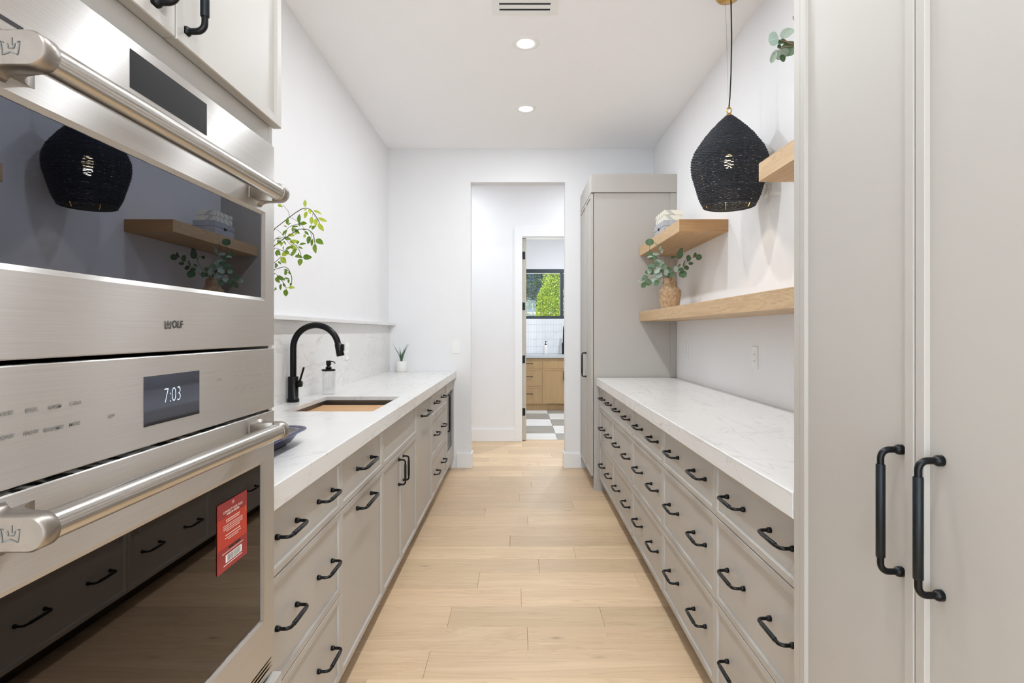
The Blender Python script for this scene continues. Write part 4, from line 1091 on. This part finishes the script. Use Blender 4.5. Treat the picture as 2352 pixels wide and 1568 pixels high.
# ------------------------------------------------------------------ boxes on the top shelf
bx = thing('keepsake_box', 'grey washed wooden box on the top shelf, under the striped box', 'box', (1.115, 4.14, 1.9785))
obj('box_base', B(1.04, 1.195, 4.005, 4.285, 1.9788, 2.045, b=.0015), 'boxwood', bx)
obj('lid', B(1.0385, 1.1965, 4.0035, 4.2865, 2.046, 2.086, b=.0015), 'boxwood', bx)
obj('clasp', B(1.034, 1.0384, 4.13, 4.16, 2.036, 2.052, b=.001), 'slot', bx)
bx2 = thing('striped_box', 'cream box with grey arc stripes sitting on the grey wooden box', 'box', (1.112, 4.14, 2.0865))
obj('box_base', B(1.046, 1.176, 4.015, 4.265, 2.0866, 2.125, b=.001), 'stripes', bx2)
obj('lid', B(1.0445, 1.1775, 4.0135, 4.2665, 2.1255, 2.161, b=.0012), 'stripes', bx2)

# ------------------------------------------------------------------ laundry
LCY = 9.2
def yfront(name, parent, Y, x0, x1, z0, z1, fr=.022, rec=.006, t=.02, g=.002):
    x0 += g; x1 -= g; z0 += g; z1 -= g
    def R(y, i): return [(x0+i, y, z0+i), (x1-i, y, z0+i), (x1-i, y, z1-i), (x0+i, y, z1-i)]
    return obj(name, MB().loft([R(Y+t, 0), R(Y+.001, 0), R(Y, .001), R(Y, fr), R(Y+rec, fr+.001)]), 'oakcab', parent)
def ypull(parent, x, z, L, vertical=False):
    h = L/2
    P = [(x, LCY+.006, z-h), (x, LCY-.022, z-h), (x, LCY-.022, z+h), (x, LCY+.006, z+h)] if vertical else [(x-h, LCY+.006, z), (x-h, LCY-.022, z), (x+h, LCY-.022, z), (x+h, LCY+.006, z)]
    m = MB()
    for a_, b_ in zip(P[:-1], P[1:]): m.tube([a_, b_], .0055, 6)
    obj('handle', m, 'black', parent)
lz = [.112, .396, .683, .858]
def lcab(name, label, x0, x1):
    r = thing(name, label, 'cabinet', ((x0+x1)/2, 9.5, 0), 'oak laundry cabinets')
    obj('carcass', B(x0+.0005, x1-.0005, LCY+.0202, LY-.02, .11, .86), 'oakcab', r)
    obj('toe_kick', B(x0, x1, LCY+.06, LCY+.08, 0, .11), 'oakcab', r)
    return r
r = lcab('drawer_cabinet', 'oak three-drawer laundry cabinet with thin black pulls', -.2, .4)
for a_, b_ in zip(lz[:-1], lz[1:]):
    d = yfront('drawer', r, LCY, -.2, .4, a_, b_); ypull(d, .1, (a_+b_)/2+(.02 if b_-a_ > .2 else 0), .28)
r = lcab('sink_cabinet', 'oak laundry sink cabinet under the garden window', .4, 1.2)
yfront('false_front', r, LCY, .4, 1.2, lz[2], lz[3])
d = yfront('door', r, LCY, .4, .8, lz[0], lz[2]); ypull(d, .745, .57, .14, True)
d = yfront('door', r, LCY, .8, 1.2, lz[0], lz[2]); ypull(d, .855, .57, .14, True)
r = lcab('drawer_cabinet', 'oak laundry cabinet hidden past the door jamb', 1.2, 2.2)
yfront('door', r, LCY, 1.2, 1.7, lz[0], lz[3]); yfront('door', r, LCY, 1.7, 2.2, lz[0], lz[3])
tag(obj('countertop', B(-.22, 2.25, LCY-.025, LY-.011, .8605, .909, b=.002), 'laundrytop'), 'grey stone laundry countertop under the window', 'countertop')
bt = thing('tile_backsplash', 'white stacked vertical tile backsplash below the laundry window', 'backsplash', (.6, LY, .91))
obj('grout_bed', B(-.3, 2.2, LY-.006, LY-.0005, .9095, WZ0), 'grout', bt)
m = MB(); z_ = .9105
while z_ < WZ0-.01:
    zt2 = min(z_+.125, WZ0); x_ = -.3
    while x_ < 1.6: m.box(x_+.001, x_+.0255, LY-.0105, LY-.006, z_+.001, zt2-.001, b=.0008); x_ += .027
    z_ += .127
tag(obj('tiles', m, 'tilew', bt), None, None, None, 'stuff')
lf = thing('laundry_faucet', 'black laundry faucet below the garden window', 'faucet', (.775, 9.62, .909))
bxx = .775
obj('base', MB().lathe([(0, .0005), (.03, .0005), (.03, .012), (.024, .014), (.024, .19), (0, .19)], (bxx, 9.62, .909), 18), 'black', lf)
P = [(bxx, 9.62, 1.09), (bxx+.006, 9.62, 1.27)]
for q in range(1, 9):
    an = PI*q/8; P.append((bxx+.006+.004*q/8, 9.62-.085+.085*math.cos(an), 1.30+.085*math.sin(an)))
obj('spout', MB().tube(P, .014, 10), 'black', lf)
obj('lever', MB().tube([(bxx+.024, 9.62, 1.05), (bxx+.05, 9.62, 1.05), (bxx+.056, 9.6, 1.14)], .007, 8), 'black', lf)
lb = thing('soap_bottle', 'white soap bottle with a black pump on the laundry counter', 'soap dispenser', (.468, 9.55, .909))
obj('bottle', MB().lathe([(0, .0005), (.034, .0005), (.036, .005), (.036, .13), (.03, .15), (.012, .158), (0, .158)], (.468, 9.55, .909), 20), 'ceramic', lb)
pu = obj('pump', MB().lathe([(0, .158), (.017, .158), (.017, .176), (.005, .178), (.005, .21), (.009, .212), (.009, .222), (0, .223)], (.468, 9.55, .909), 14), 'black', lb)
obj('nozzle', MB().tube([(.47, 9.55, 1.127), (.492, 9.55, 1.125)], .004, 6), 'black', pu)

# ------------------------------------------------------------------ garden seen through the laundry window
struct('ground', B(-14, 16, LY+WT, 40, -.1, -.02), 'ground', 'sunlit gravel ground of the garden')
def crown(name, parent, c, size, n, mat, seed, leafsize=.05, cone=0.0):
    rr = random.Random(seed); vs_ = []; fs = []
    for i in range(n):
        while True:
            p = Vector((rr.uniform(-1, 1), rr.uniform(-1, 1), rr.uniform(-1, 1)))
            k_ = 1-cone*(p.z+1)/2
            if (p.x/k_)**2+(p.y/k_)**2+p.z**2*.9 < 1 and p.length > .25: break
        lump = 1+.16*math.sin(p.x*7+seed)*math.cos(p.z*6+p.y*5)
        q = Vector((c[0]+p.x*size[0]*lump, c[1]+p.y*size[1]*lump, c[2]+p.z*size[2]*lump))
        d_ = Vector((rr.gauss(0, 1), rr.gauss(0, 1), rr.gauss(0, .7))).normalized(); u = d_.cross(Vector((rr.gauss(0,1), rr.gauss(0,1), rr.gauss(0,1)))).normalized()
        s_ = leafsize*rr.uniform(.6, 1.2); o = len(vs_)
        vs_ += [q-d_*s_, q+u*s_*.45, q+d_*s_, q-u*s_*.45]; fs.append((o, o+1, o+2, o+3))
    m = MB(); m.add(vs_, fs)
    o = obj(name, m, mat, parent, recalc=False); return tag(o, None, None, None, 'stuff')
def tree(name, label, c, size, n, mat, seed, leafsize, cone=0.0):
    t = thing(name, label, 'tree', (c[0], c[1], -.02))
    crown('foliage', t, c, size, n, mat, seed, leafsize, cone)
    obj('trunk', MB().tube([(c[0], c[1], -.02), (c[0]+.03, c[1], c[2]*.5), (c[0], c[1], c[2])], [.07, .055, .03], 8), 'trunk', t)
tree('garden_tree', 'bright lime green bushy tree outside the laundry window', (.84, 14.2, 1.75), (.62, .6, 1.25), 15000, 'fol_lime', 4, .030, .55)
tree('shade_tree', 'dark green tree behind the lime tree outside the window', (.3, 19.6, 3.3), (2.4, 1.2, 1.5), 9000, 'fol_dark', 9, .06)
tree('garden_shrub', 'pale green shrub at the left of the garden window', (-.05, 14.8, 1.55), (.50, .45, .72), 4200, 'fol_pale', 6, .035)
tree('far_shrub', 'green shrub beyond the right pane of the garden window', (2.0, 14.7, 1.8), (.65, .5, 1.1), 1800, 'fol_lime', 13, .06)
gh = thing('garden_house', 'slate blue house wall at the back of the garden', 'building', (0, 24, -.02))
obj('wall', B(-8, 8, 24, 24.3, -.02, 5.2), 'slate', gh)
m = MB()
for q in range(1, 26): m.box(-8, 8, 23.985, 24.0, q*.2, q*.2+.012)
obj('siding_laps', m, 'slate', gh)
st = thing('garden_steps', 'white timber garden steps between the shrubs', 'steps', (.62, 17.0, -.02))
obj('support', B(.2, 1.1, 17.55, 17.9, -.02, 2.0), 'slate', st)
for q in range(6): obj('step', B(.2, 1.1, 16.4+q*.19, 16.75+q*.19, .88+q*.19, .95+q*.19, b=.004), 'benchwhite', st)
obj('stringer', MB().box(.22, .26, 16.4, 17.6, -.02, .88).box(1.04, 1.08, 16.4, 17.6, -.02, .88), 'benchwhite', st)
fb = tag(obj('planter_bank', B(-4, 6, 15.6, 16.3, -.02, 1.45, b=.03), 'ground'), 'tan raised planting bank behind the shrubs', 'planter')
